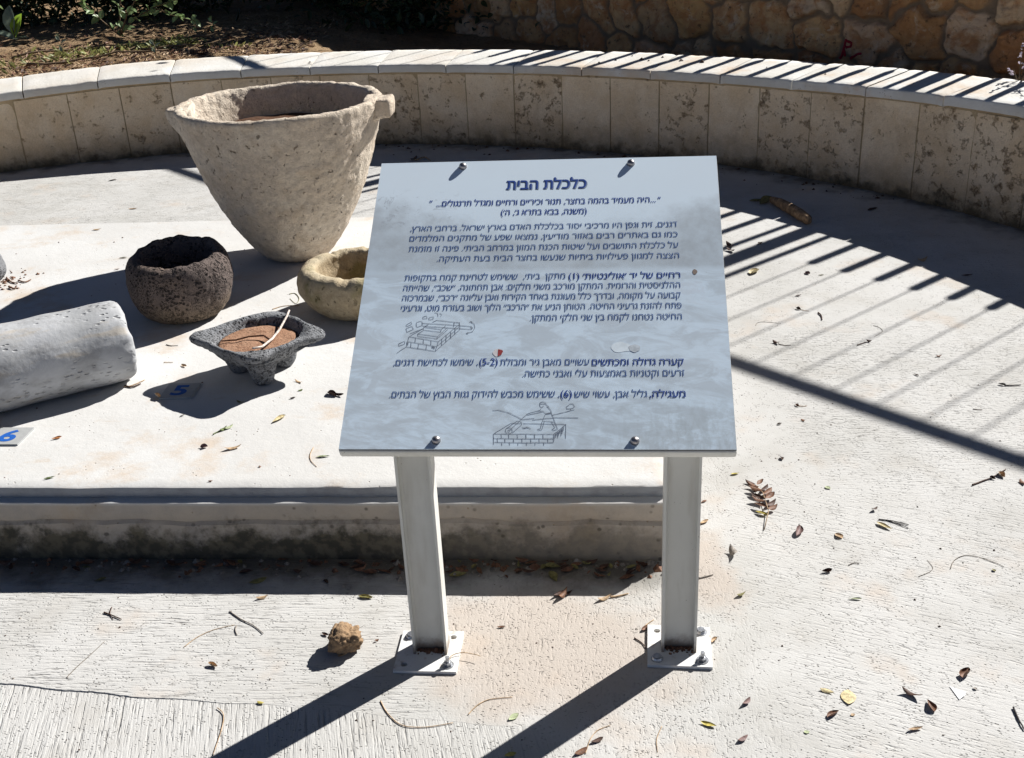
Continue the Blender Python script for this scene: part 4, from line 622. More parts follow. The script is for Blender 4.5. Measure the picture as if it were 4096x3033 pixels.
# top as a grid with a gentle unevenness and a rounded right edge
nt = 60
for i in range(ns + 1):
    s = S0 + (S1 - S0) * i / ns
    for j in range(1, nt + 1):
        t = 0.010 + (DEP - 0.010) * j / nt
        fade = min(1, j / 4) * min(1, (ns - i) / 6)
        v.append(plp(s, t, PZ + 0.0012 * fract((s * 2.3, t * 2.3, 1.1), 3) * fade - (0.004 if i == ns else 0)))
base = (ns + 1) * m_
def gi(i, j): return i * m_ + m_ - 1 if j == 0 else base + i * nt + j - 1
f += [(gi(i, j), gi(i + 1, j), gi(i + 1, j + 1), gi(i, j + 1)) for i in range(ns) for j in range(nt)]
b = len(v)
v += [plp(S1 + 0.003, 0.003, 0.1785), plp(S1 + 0.003, DEP, 0.1785)]
f += [tuple([gi(ns, j) for j in range(nt, -1, -1)] + [ns * m_ + j for j in range(m_ - 2, -1, -1)] + [b, b + 1])]
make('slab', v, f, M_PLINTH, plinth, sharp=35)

# ------------------------------------------------------------------ curved planter wall
CX, CY, RAD = -1.54341696, 3.12512695, 4.44065
def pol(r, a, z): return Vector((CX + r * cos(a), CY + r * sin(a), z))
def cop_z(a_deg):
    ks = [(-30, 0.58), (25, 0.575), (35, 0.558), (45, 0.535), (55, 0.524), (75, 0.522), (95, 0.529), (102, 0.524), (112, 0.498), (125, 0.48), (180, 0.45)]
    for (a0, z0), (a1, z1) in zip(ks, ks[1:]):
        if a_deg <= a1: return z0 + (z1 - z0) * (a_deg - a0) / (a1 - a0)
    return ks[-1][1]
pw = empty('planter_wall', pol(RAD, radians(70), 0), 'low curved limestone planter wall with white coping around the paved court', 'wall')
v = []; f = []; rn = []
mv_ = []; mf_ = []
pitch = 4.2
a_start = 55.68 - 14 * pitch
rr = random.Random(4)
na = 12; nz = 14
for k in range(43):
    a0 = a_start + k * pitch + 0.045; a1 = a_start + (k + 1) * pitch - 0.045
    off = rr.uniform(-0.004, 0.004); rv = rr.random()
    b = len(v)
    for j in range(nz + 1):
        for i in range(na + 1):
            a = a0 + (a1 - a0) * i / na
            top = cop_z(a) - 0.052 - 0.016
            z = -0.02 + (top + 0.02) * j / nz
            edge = min(i, na - i, nz - j) == 0
            r = RAD + off + (0.004 if edge else 0.0) - 0.003 * fract((a * 0.55, z * 7, k * 3.1), 4)
            v.append(pol(r, radians(a), z)); rn.append(rv)
    f += [(b + j * (na + 1) + i, b + j * (na + 1) + i + 1, b + (j + 1) * (na + 1) + i + 1, b + (j + 1) * (na + 1) + i) for j in range(nz) for i in range(na)]
make('facing', v, f, M_FACING, pw, attrs={'rnd': rn}, sharp='keep')
v = []; f = []
nn_ = 190
for i in range(nn_ + 1):
    a = -4 + 184 * i / nn_
    v += [pol(RAD + 0.008, radians(a), -0.02), pol(RAD + 0.008, radians(a), cop_z(a) - 0.052), pol(RAD + 0.3, radians(a), cop_z(a) - 0.052), pol(RAD + 0.3, radians(a), -0.02)]
f = [(4 * i + j, 4 * (i + 1) + j, 4 * (i + 1) + j + 1, 4 * i + j + 1) for i in range(nn_) for j in range(3)]
make('mortar_core', v, f, M_JOINT, pw, attrs={'rnd': [0.3] * len(v)}, sharp=40)
# coping stones, each tilted a little towards the court
RC = RAD - 0.03
for k in range(31):
    a0 = 62.16 + (k - 11) * 5.9 + 0.045; a1 = a0 + 5.9 - 0.09
    v = []; f = []; rv = rr.random()
    dz = rr.uniform(-0.0015, 0.0015); dr = rr.uniform(-0.003, 0.003)
    prof = [(0.012, -0.052), (0.002, -0.050), (0.0, -0.046), (0.0, -0.012), (0.003, -0.004), (0.012, 0.0), (0.06, 0.004), (0.15, 0.0115), (0.25, 0.0195), (0.34, 0.027), (0.385, 0.0305), (0.392, 0.024), (0.392, -0.02), (0.392, -0.052)]
    ni = 16
    for i in range(ni + 1):
        q = i / ni
        a = a0 + (a1 - a0) * q
        ins = 0.004 if i in (0, ni) else 0
        for (r, z) in prof:
            wob = 0.0022 * fract((a * 0.9, r * 11, k * 1.7), 3) + 0.002 * noise.noise((a * 3, 0, k))
            chip = 0
            if abs(z + 0.004) < 0.01 and r < 0.02:
                chip = 0.007 * max(0, noise.noise((a * 2.7, 5.5, k * 2.1)) - 0.15)
            v.append(pol(RC + dr + r + chip, radians(a), cop_z(a) + dz + z - ins + wob * (1 if z > -0.03 else 0.4) - chip * 0.6))
    p_ = len(prof)
    f = [(i * p_ + j, (i + 1) * p_ + j, (i + 1) * p_ + (j + 1) % p_, i * p_ + (j + 1) % p_) for i in range(ni) for j in range(p_)]
    f += [tuple(range(p_)), tuple(ni * p_ + j for j in range(p_ - 1, -1, -1))]
    make('coping_stone', v, f, M_COPING, pw, attrs={'rnd': [rv] * len(v)}, sharp=50)

# ------------------------------------------------------------------ planting bed
def bed_z(r, a):
    p = pol(r, radians(a), 0)
    t = min(1, (r - 4.80) / 0.35)
    low = min(1, max(0, (92 - a) / 14)); low = low * low * (3 - 2 * low)
    return cop_z(a) - 0.012 - 0.16 * low + t * (0.02 + 0.022 * fract((p.x * 2.2, p.y * 2.2, 0.3), 4) + 0.012 * fract((p.x * 11, p.y * 11, 2.3), 3))
v = []; f = []
rs = list(np.linspace(4.78, 7.6, 90)) + list(np.linspace(7.7, 16, 50))
an = list(np.linspace(-5, 178, 400))
for r in rs:
    for a in an: v.append(pol(r, radians(a), bed_z(r, a)))
na = len(an)
f = [(j * na + i, j * na + i + 1, (j + 1) * na + i + 1, (j + 1) * na + i) for j in range(len(rs) - 1) for i in range(na - 1)]
tag(make('planting_bed', v, f, M_BED), kind='structure')

# ------------------------------------------------------------------ rough stone wall behind the bed
NF = Vector((0.758, 0.652, 0)).normalized(); MV = Vector((0.652, -0.758, 0)).normalized()
WN = 6.2
def wtop(m):  # unseen rise to the left, shaped to cast the bed's shade edge
    ks = [(-16, 1.74), (-9.4, 1.74), (-7.75, 1.70), (-7, 1.60), (-6, 1.48), (-5, 1.14), (-4.1, 0.955), (2, 0.935)]
    for (a0, z0), (a1, z1) in zip(ks, ks[1:]):
        if m <= a1: return z0 + (z1 - z0) * (m - a0) / (a1 - a0)
    return ks[-1][1]
def wp(m, n_, z): return NF * n_ + MV * m + Vector((0, 0, z))
rubble = empty('rubble_wall', wp(-4, WN + 0.15, 0.5), 'rough brown rubble stone retaining wall standing in shade behind the planter', 'wall')
rg = np.random.RandomState(11)
M0, M1 = -10.4, 0.6
sites = []
# courses of uneven stones
zc = 0.26; row = 0
while zc < 1.9:
    hgt = rg.uniform(0.20, 0.33); mm = M0 - 0.3
    while mm < M1 + 0.3:
        wdt = rg.uniform(0.13, 0.40)
        sites.append((mm + wdt / 2, zc + hgt / 2 + rg.uniform(-0.09, 0.09))); mm += wdt
    zc += hgt
sites = np.array(sites); srnd = rg.rand(len(sites)); srnd2 = rg.rand(len(sites)); shgt = rg.uniform(0.018, 0.055, len(sites)); sax = rg.uniform(0.8, 1.3, len(sites)); sro = rg.uniform(-0.5, 0.5, len(sites))
ST = 0.0125
ms = np.arange(M0, M1, ST); zs = np.arange(0, 1.0001, 1 / 115)
V = []; A1 = []; A2 = []; A3 = []
for m in ms:
    top = wtop(m)
    zz = 0.28 + (top - 0.28) * zs
    wx = np.array([0.05 * noise.noise((m * 5, z * 5, 1.2)) + 0.018 * noise.noise((m * 17, z * 17, 4.2)) for z in zz])
    wz = np.array([0.05 * noise.noise((m * 5, z * 5, 9.2)) + 0.018 * noise.noise((m * 17, z * 17, 6.2)) for z in zz])
    near = np.where(np.abs(sites[:, 0] - m) < 0.75)[0]
    dx_ = (m + wx)[:, None] - sites[near, 0][None, :]; dz_ = (zz + wz)[:, None] - sites[near, 1][None, :]
    cr_, sr_ = np.cos(sro[near])[None, :], np.sin(sro[near])[None, :]
    ex_ = np.abs(dx_ * cr_ + dz_ * sr_) * sax[near][None, :]; ez_ = np.abs(dz_ * cr_ - dx_ * sr_) / sax[near][None, :]
    d = (ex_ ** 3.2 + ez_ ** 3.2) ** (1 / 3.2)
    o = np.argsort(d, 1); r_ = np.arange(len(zz))
    d1 = d[r_, o[:, 0]]; d2 = d[r_, o[:, 1]]; idx = near[o[:, 0]]
    e = (d2 - d1) / 0.055
    s = np.clip(e * 1.25 - 0.16, 0, 1); s = s * s * (3 - 2 * s)
    for j, z in enumerate(zz):
        h = s[j] * (shgt[idx[j]] * (0.85 - 0.5 * d1[j] ** 1.3) + 0.042 * fract((m * 8, z * 8, idx[j] * 1.3), 5)) + 0.004 * noise.noise((m * 60, z * 60, 0))
        V.append(wp(m, WN - h, z))
    A1 += list(srnd[idx]); A2 += list(1 - np.clip(s * 1.6, 0, 1)); A3 += list(srnd2[idx] ** 2)
nz = len(zs)
F = [(i * nz + j, (i + 1) * nz + j, (i + 1) * nz + j + 1, i * nz + j + 1) for i in range(len(ms) - 1) for j in range(nz - 1)]
b = len(V)
for m in ms:
    V.append(wp(m, WN + 0.34, wtop(m) + 0.006)); V.append(wp(m, WN + 0.34, 0.28)); A1 += [.3, .3]; A2 += [0.2, 0.2]; A3 += [0.4, 0.4]
for i in range(len(ms) - 1):
    F.append((i * nz + nz - 1, (i + 1) * nz + nz - 1, b + 2 * i + 2, b + 2 * i)); F.append((b + 2 * i, b + 2 * i + 2, b + 2 * i + 3, b + 2 * i + 1))
make('stonework', V, F, M_RUBBLE, rubble, attrs={'rnd': A1, 'mortar': A2, 'rnd2': A3}, sharp='keep')
# red paint strokes on one stone
MARKS = [[(-3.335, 0.80), (-3.345, 0.73), (-3.36, 0.62), (-3.375, 0.585)], [(-3.335, 0.795), (-3.30, 0.765), (-3.30, 0.73), (-3.345, 0.71)], [(-3.35, 0.70), (-3.335, 0.60)], [(-3.27, 0.63), (-3.235, 0.665), (-3.205, 0.675)], [(-3.30, 0.60), (-3.27, 0.635)]]
MARKS = [[(m - 0.60, 0.49 + (z - 0.585) * 0.55) for m, z in st] for st in MARKS]
tagged_mark = MB()
from mathutils.bvhtree import BVHTree
wall_o = [c for c in rubble.children if c.name.startswith('stonework')][0]
wb = BVHTree.FromPolygons([tuple(q) for q in V], F)
for st in MARKS:
    pts = []
    for (a0, b0), (a1, b1) in zip(st, st[1:]):
        for q in range(6):
            m, z = a0 + (a1 - a0) * q / 6, b0 + (b1 - b0) * q / 6
            h = wb.ray_cast(wp(m, WN - 0.5, z), NF)
            if h[0] is not None: pts.append(h[0] - NF * 0.001)
    if len(pts) > 1: tagged_mark.tube(pts, [0.008 + 0.003 * noise.noise((i * 0.9, len(pts), 0)) for i in range(len(pts))], 7)
tagged_mark.build('paint_mark', M_RED, rubble)
# terrace the wall retains
vt = []; 
for m in np.linspace(-16, 6, 45): vt += [wp(m, WN + 0.34, min(wtop(m) - 0.02, 1.7)), wp(m, WN + 3, wtop(m) + 0.02), wp(m, WN + 12, wtop(m) + 0.05)]
ft = [(3 * i + j, 3 * i + 3 + j, 3 * i + 4 + j, 3 * i + 1 + j) for i in range(44) for j in (0, 1)]
tag(make('terrace', vt, ft, M_TERRA), kind='structure')

# ------------------------------------------------------------------ metal bar fence standing on the rubble wall
FN = 6.36; RAIL_Z = 2.46
fence = empty('bar_fence', wp(-4, FN, 1.0), 'grey metal bar fence standing on the rubble wall', 'fence')
posts_m = [-2.95 + 2.42 * k for k in range(-3, 3)]
for pm in posts_m:
    q = MB(); q.box(wp(pm, FN, (wtop(pm) + RAIL_Z) / 2), MV * 0.052, NF * 0.04, (0, 0, (RAIL_Z - wtop(pm)) / 2)); q.build('post', M_FENCE, fence, smooth=False)
q = MB(); q.box(wp((posts_m[0] + posts_m[-1]) / 2, FN, RAIL_Z + 0.022), MV * (posts_m[-1] - posts_m[0]) * 0.52, NF * 0.024, (0, 0, 0.020)); q.build('rail', M_FENCE, fence, smooth=False)
for p0, p1 in zip(posts_m, posts_m[1:]):
    span = p1 - p0 - 0.25
    for i in range(14):
        m = p0 + 0.125 + span * i / 13
        end = i in (0, 13)
        q = MB()
        zb = wtop(m) - 0.02
        if end: q.tube([wp(m, FN, zb), wp(m, FN, RAIL_Z + 0.002)], 0.021, 8)
        else:
            q.tube([wp(m, FN, zb), wp(m, FN, 1.13), wp(m, FN, 1.17), wp(m, FN, 1.665), wp(m, FN, 1.68), wp(m, FN, RAIL_Z + 0.002)] if zb < 1.08 else
                   ([wp(m, FN, zb), wp(m, FN, max(zb + 0.01, 1.665)), wp(m, FN, max(zb + 0.02, 1.68)), wp(m, FN, RAIL_Z + 0.002)] ),
                   [0.0065, 0.0065, 0.026, 0.026, 0.0044, 0.0044] if zb < 1.08 else [0.023 if zb < 1.6 else 0.0044, 0.023 if zb < 1.6 else 0.0044, 0.0044, 0.0044], 8)
        q.build('bar', M_FENCE, fence)

# ------------------------------------------------------------------ sign
PSI = -0.1050; TAU = 0.5567
U = Vector((cos(PSI), sin(PSI), 0)); VV = Vector((-sin(PSI) * cos(TAU), cos(PSI) * cos(TAU), sin(TAU))); NN = U.cross(VV)
KP = 0.945                     # the panel stands a little in front of the posts
EYE = Vector((0, 0, 1.7154))
SB = EYE + (Vector((0.0399, 2.0991, 0.5713)) - EYE) * KP; W, L = 0.8472 * KP, 0.8389 * KP
def sp(u, v, n=0.0): return SB + U * u + VV * v + NN * n
sign = empty('information_sign', (0.066, 2.15, 0), 'white steel information sign with slanted Hebrew panel on two posts', 'sign')
def slab_bevel(u0, u1, v0, v1, n0, n1, bev):
    m = MB()
    bm = bmesh.new()
    bmesh.ops.create_cube(bm, size=1)
    for q in bm.verts:
        q.co = Vector(((u0 + u1) / 2 + q.co.x * (u1 - u0), (v0 + v1) / 2 + q.co.y * (v1 - v0), (n0 + n1) / 2 + q.co.z * (n1 - n0)))
    bmesh.ops.bevel(bm, geom=bm.edges[:], offset=bev, segments=3, affect='EDGES', profile=0.5)
    m.add([sp(*q.co) for q in bm.verts], [tuple(w.index for w in p.verts) for p in bm.faces])
    bm.free()
    return m
# the panel keeps its own rotated frame so the print follows it
tray = slab_bevel(-W / 2 - 0.001, W / 2 + 0.001, -0.003, L + 0.001, -0.0285, -0.0052, 0.0045)
tray.build('tray', M_WHITE, sign, sharp=60)
edge = slab_bevel(-W / 2, W / 2, 0.0, L, -0.0052, -0.0022, 0.0004)
edge.build('backing', M_EDGE, sign, smooth=False)
pm_ = bpy.data.meshes.new('panel')
bm = bmesh.new(); bmesh.ops.create_cube(bm, size=1)
for q in bm.verts: q.co = Vector((q.co.x * (W - 0.001), L / 2 + q.co.y * (L - 0.001), -0.0011 + q.co.z * 0.0022))
bm.to_mesh(pm_); bm.free(); pm_.materials.append(M_PANEL)
panel = bpy.data.objects.new('panel', pm_); col.objects.link(panel); panel.parent = sign
rot = Matrix((U, VV, NN)).transposed().to_4x4(); rot.translation = SB - sign.location
panel.matrix_local = rot

D = json.loads(PANEL_DATA)
D['text'] = [[t_[0], t_[1], t_[2] * KP, t_[3] * KP, t_[4] * KP, t_[5], t_[6]] for t_ in D['text']]
for k_ in ('mill', 'man'): D[k_] = [[(a * KP, b_ * KP) for a, b_ in l_] for l_ in D[k_]]
D['screws'] = [(a * KP, b_ * KP) for a, b_ in D['screws']]
for k_ in ('sticker', 'patch', 'spot'): D[k_] = (D[k_][0] * KP, D[k_][1] * KP)
SWAP = {'(': ')', ')': '('}
def rtl(s): return ''.join(SWAP.get(c, c) for c in reversed(s))
fc = bpy.data.curves.new('lettering', 'FONT'); fo = bpy.data.objects.new('lettering', fc); col.objects.link(fo)
fc.resolution_u = 3; fc.fill_mode = 'NONE'
from mathutils.geometry import tessellate_polygon
def glyphs(s, bold):
    fc.body = s
    bpy.context.view_layer.update()
    dg = bpy.context.evaluated_depsgraph_get()
    me = bpy.data.meshes.new_from_object(fo.evaluated_get(dg))
    # walk the outlines; overlapping strokes of a letter are filled one by one, counters cut out
    nb = {}
    for e_ in me.edges:
        a, b_ = e_.vertices; nb.setdefault(a, []).append(b_); nb.setdefault(b_, []).append(a)
    P2 = [tuple(w.co[:2]) for w in me.vertices]; seen = set(); loops = []
    for s0 in sorted(nb):
        if s0 in seen: continue
        lp = [s0]; seen.add(s0); cur = s0
        while True:
            nx = [w for w in nb[cur] if w not in seen]
            if not nx: break
            cur = nx[0]; seen.add(cur); lp.append(cur)
        if len(lp) > 2: loops.append([P2[w] for w in lp])
    bpy.data.meshes.remove(me)
    def inside(pt, poly):
        c_ = False
        for (x0, y0), (x1, y1) in zip(poly, poly[1:] + poly[:1]):
            if (y0 > pt[1]) != (y1 > pt[1]) and pt[0] < (x1 - x0) * (pt[1] - y0) / (y1 - y0) + x0: c_ = not c_
        return c_
    par = [[j for j, q in enumerate(loops) if j != i and all(inside(w, q) for w in p)] for i, p in enumerate(loops)]
    co = []; fa = []; lay = []
    for i, p in enumerate(loops):
        if len(par[i]) % 2: continue
        grp = [p] + [loops[j] for j in range(len(loops)) if len(par[j]) % 2 and i in par[j] and len(par[j]) == len(par[i]) + 1]
        flat = [w for q in grp for w in q]
        tri = tessellate_polygon([[Vector((x, y, 0)) for x, y in q] for q in grp])
        b0 = len(co); co += flat; fa += [tuple(b0 + w for w in t_) for t_ in tri]; lay += [(i % 4) * 0.00002] * len(flat)
    return np.array([(x, y, l_) for (x, y), l_ in zip(co, lay)]), fa
def uv_mesh(name, co, fa, mat, n, parent=panel):
    me = bpy.data.meshes.new(name)
    me.from_pydata([(w[0], w[1], n + (w[2] if len(w) > 2 else 0)) for w in co], [], fa)
    me.materials.append(mat)
    o = bpy.data.objects.new(name, me); col.objects.link(o); o.parent = parent
    return o
groups = {}
HGT = {'title': 0.0285, 'quote': 0.0166, 'body': 0.0158, 'mark': 0.0166}
for i, (s, bold, uR, uL, vb, kind, raw) in enumerate(D['text']):
    co, fa = glyphs(s if raw else rtl(s), bold)
    x0, x1 = co[:, 0].min(), co[:, 0].max()
    hs = HGT[kind] * KP / 0.592
    q = np.c_[uL + (co[:, 0] - x0) / (x1 - x0) * (uR - uL), vb + co[:, 1] * hs, co[:, 2]]
    key = ('title' if kind == 'title' else 'quote' if kind in ('quote', 'mark') else 'body', bold == 1, i)
    g = groups.setdefault(key, [[], []])
    # heavier weights: the same outlines laid over themselves a hair apart
    for dx, dy, dn in {0: [(0, 0, 0)], 0.5: [(-0.00022, 0, 0), (0.00022, 0, 0.0001)], 1: [(-0.0003, 0.0001, 0), (0, 0, 0.0001), (0.0003, -0.0001, 0.0002)] if kind != 'title' else [(-0.0008, 0.0004, 0), (-0.0003, 0, 0.0001), (0.0003, -0.0004, 0.0002), (0.0008, 0.0003, 0.0003)]}[bold]:
        b = len(g[0]); g[0] += [(w[0] + dx, w[1] + dy, w[2] + dn) for w in q.tolist()]; g[1] += [tuple(b + w for w in p) for p in fa]
for (key, bold, _), (co, fa) in groups.items():
    uv_mesh('lettering', co, fa, M_INK if (bold or key == 'quote') else M_INK_BODY, 0.0006)
    if key == 'title':
        uv_mesh('title_shadow', [(a + 0.0022, b_ - 0.0022, dn) for a, b_, dn in co], fa, M_INK_SHADOW, 0.00012)
bpy.data.objects.remove(fo)
def strokes(name, lines, w):
    co = []; fa = []
    r_ = random.Random(3)
    for ln in lines:
        pts = []
        for (a, b_), (c, d) in zip(ln, ln[1:]):
            k = max(2, int(hypot(c - a, d - b_) / 0.004))
            pts += [(a + (c - a) * i / k, b_ + (d - b_) * i / k) for i in range(k)]
        pts.append(tuple(ln[-1]))
        pts = [(a + r_.uniform(-1, 1) * 0.0003, b_ + r_.uniform(-1, 1) * 0.0003) for a, b_ in pts]
        b0 = len(co)
        for i, p in enumerate(pts):
            q0 = pts[max(0, i - 1)]; q1 = pts[min(len(pts) - 1, i + 1)]
            tx, ty = q1[0] - q0[0], q1[1] - q0[1]; l = hypot(tx, ty) or 1
            hw = w * (0.75 + 0.35 * noise.noise((i * 0.6, b0, 0)))
            co += [(p[0] - ty / l * hw, p[1] + tx / l * hw), (p[0] + ty / l * hw, p[1] - tx / l * hw)]
        fa += [(b0 + 2 * i, b0 + 2 * i + 1, b0 + 2 * i + 3, b0 + 2 * i + 2) for i in range(len(pts) - 1)]
    return uv_mesh(name, co, fa, M_PENCIL, 0.0004)
strokes('mill_drawing', D['mill'], 0.0007)
strokes('roofing_drawing', D['man'], 0.0007)
# torn round sticker, stain and a brown spot
def blot(name, u, v, r, mat, n, asp=1.0, seed=0, cut=None):
    pts = [(u + r * cos(t) * (1 + 0.25 * noise.noise((cos(t) * 1.5, sin(t) * 1.5, seed))), v + asp * r * sin(t) * (1 + 0.25 * noise.noise((cos(t) * 1.5, sin(t) * 1.5, seed + 5)))) for t in np.linspace(0, 2 * pi, 28)[:-1]]
    if cut: pts = [(max(a, u + cut * r), b_) for a, b_ in pts]
    return uv_mesh(name, pts, [tuple(range(len(pts)))], mat, n)
su, sv = D['sticker']
blot('sticker', su, sv, 0.0105, M_STICKER, 0.0004, 0.9, 1); blot('sticker', su + 0.001, sv + 0.0005, 0.0095, M_STICKER_RED, 0.0007, 0.95, 2, -0.05)
pu, pv_ = D['patch']
blot('scuff', pu, pv_ + 0.002, 0.022, simple('scuff_pale', (0.70, 0.78, 0.83), 0.6, 0.1, 40), 0.0003, 0.62, 4)
blot('scuff', pu + 0.028, pv_ + 0.0, 0.012, simple('scuff_grey', (0.52, 0.57, 0.61), 0.6, 0.2, 60), 0.0005, 0.8, 7)
blot('stain', D['spot'][0], D['spot'][1] + 0.004, 0.005, simple('stain_brown', (0.22, 0.17, 0.14), 0.6, 0.2, 60), 0.0004, 1.5, 9)
for (a, b_) in D['screws']:
    q = MB()
    q.tube([sp(a, b_, 0.0), sp(a, b_, 0.0015), sp(a, b_, 0.0016), sp(a, b_, 0.004), sp(a, b_, 0.0075), sp(a, b_, 0.0100), sp(a, b_, 0.0112)], [0.0095, 0.0095, 0.0086, 0.0090, 0.0078, 0.0050, 0.0006], 20)
    o = q.build('screw', M_SCREW, sign, sharp=50)
# posts: steel I sections seen web-on
PW, PDp = 0.0808, 0.046
Wd_ = Vector((-sin(PSI), cos(PSI), 0))
for cx_, cy_, pyaw, (px, py), bolts in ((-0.2254, 2.146, -0.1024, (-0.2287, 2.160), ['hole', 'bolt_low', 'hole', 'stud']), (0.3586, 2.1086, -0.1339, (0.3635, 2.1342), ['head', 'head', 'hole', 'stud'])):
    c = Vector((cx_, cy_, 0)); tf, tw = 0.006, 0.0048
    wmid = 0.020
    outline = [(-PW / 2, 0), (-PW / 2 + tf, 0), (-PW / 2 + tf, wmid - 0.006), (-PW / 2 + tf + 0.005, wmid), (PW / 2 - tf - 0.005, wmid), (PW / 2 - tf, wmid - 0.006), (PW / 2 - tf, 0), (PW / 2, 0), (PW / 2, PDp), (PW / 2 - tf, PDp), (PW / 2 - tf, wmid + tw), (-PW / 2 + tf, wmid + tw), (-PW / 2 + tf, PDp), (-PW / 2, PDp)]
    q = MB()
    zs_ = [0.008, 0.70]
    n = len(outline)
    def under(a, d):     # height of the tray's underside above this point, so the post is cut on the slant
        q0 = c + U * a + Wd_ * d - SB
        return SB.z + (-0.0275 - NN.x * q0.x - NN.y * q0.y) / NN.z
    vv = [c + U * a + Wd_ * d + Vector((0, 0, 0.008 if z < 0.1 else under(a, d))) for z in zs_ for a, d in outline]
    fl = [(i, (i + 1) % n, n + (i + 1) % n, n + i) for i in range(n)] + [tuple(range(n - 1, -1, -1)), tuple(range(n, 2 * n))]
    q.add(vv, fl)
    q.build('post', M_WHITE, sign, smooth=False)
    # base plate with four real holes
    e1 = Vector((cos(pyaw), sin(pyaw), 0)); e2 = Vector((-sin(pyaw), cos(pyaw), 0)); pc = Vector((px, py, 0))
    hs = 0.0745; ho = 0.052; hr = 0.0078; th = 0.008
    q = MB()
    for sx in (-1, 1):
        for sy in (-1, 1):
            N = 24
            ring = []; out = []
            for i in range(N):
                t = 2 * pi * (i + 0.5) / N
                ring.append((ho + hr * cos(t), ho + hr * sin(t)))
                # outer square of the quadrant: 0..hs
                dx, dy = cos(t), sin(t)
                kx = ((hs - ho) / dx if dx > 0 else -ho / dx) if abs(dx) > 1e-6 else 9
                ky = ((hs - ho) / dy if dy > 0 else -ho / dy) if abs(dy) > 1e-6 else 9
                kk = min(kx, ky)
                out.append((ho + dx * kk, ho + dy * kk))
            # push nearest points onto exact corners
            for cxx, cyy in ((0, 0), (hs, 0), (hs, hs), (0, hs)):
                j = min(range(N), key=lambda i: hypot(out[i][0] - cxx, out[i][1] - cyy)); out[j] = (cxx, cyy)
            P3 = lambda a, z: pc + e1 * (sx * a[0]) + e2 * (sy * a[1]) + Vector((0, 0, z))
            vv = [P3(a, th) for a in out] + [P3(a, th) for a in ring] + [P3(a, 0.0005) for a in ring] + [P3(a, 0.0005) for a in out]
            q.add(vv, [(i, (i + 1) % N, N + (i + 1) % N, N + i) for i in range(N)] + [(N + i, N + (i + 1) % N, 2 * N + (i + 1) % N, 2 * N + i) for i in range(N)] + [(3 * N + i, 3 * N + (i + 1) % N, (i + 1) % N, i) for i in range(N)])
    plate = q.build('base_plate', M_PLATE, sign, smooth=False)
    for (sx, sy), kind in zip(((-1, -1), (1, 1), (-1, 1), (1, -1)), bolts):
        bc = pc + e1 * sx * ho + e2 * sy * ho
        if kind == 'hole': continue
        if kind == 'bolt_low': bc = pc - e1 * ho + e2 * ho
        q = MB()
        q.cyl(bc + Vector((0, 0, th)), (0, 0, 1), 0.0145, 0.002, 24)
        if kind == 'stud':
            q.cyl(bc + Vector((0, 0, th + 0.002)), (0, 0, 1), 0.0098, 0.0085, 6)
            q.cyl(bc + Vector((0, 0, th + 0.01)), (0, 0, 1), 0.005, 0.014, 14)
        else:
            q.cyl(bc + Vector((0, 0, th + 0.002)), (0, 0, 1), 0.0125, 0.0045, 20, 0.0105)
            q.cyl(bc + Vector((0, 0, th + 0.0065)), (0, 0, 1), 0.0095, 0.0035, 6)
        q.build('anchor_bolt', M_ZINC, plate, sharp=40)

# ------------------------------------------------------------------ stone vessels
def resample(prof, step):
    out = [prof[0]]
    for (r0, z0), (r1, z1) in zip(prof, prof[1:]):
        k = max(1, int(hypot(r1 - r0, z1 - z0) / step))
        out += [(r0 + (r1 - r0) * i / k, z0 + (z1 - z0) * i / k) for i in range(1, k + 1)]
    return out
def smooth_prof(p, it=3):
    p = [tuple(q) for q in p]
    for _ in range(it):
        p = [p[0]] + [((p[i - 1][0] + 2 * p[i][0] + p[i + 1][0]) / 4, (p[i - 1][1] + 2 * p[i][1] + p[i + 1][1]) / 4) for i in range(1, len(p) - 1)] + [p[-1]]
    return p
def lathe(name, c, prof, mat, parent=None, seg=120, step=0.012, disp=None, rad=None, smooth_it=4):
    pr_ = smooth_prof(resample(prof, step), smooth_it)
    v = []
    for (r, z) in pr_:
        for k in range(seg):
            t = 2 * pi * k / seg
            rr_, zz = (rad(r, z, t) if rad else (r, z))
            p = Vector((rr_ * cos(t), rr_ * sin(t), zz))
            if disp: p = disp(p, r, z, t)
            v.append(Vector(c) + p)
    f = [(i * seg + k, i * seg + (k + 1) % seg, (i + 1) * seg + (k + 1) % seg, (i + 1) * seg + k) for i in range(len(pr_) - 1) for k in range(seg)]
    f.append(tuple(range(seg - 1, -1, -1)))
    if pr_[-1][0] > 1e-4: f.append(tuple((len(pr_) - 1) * seg + k for k in range(seg)))
    return v, f
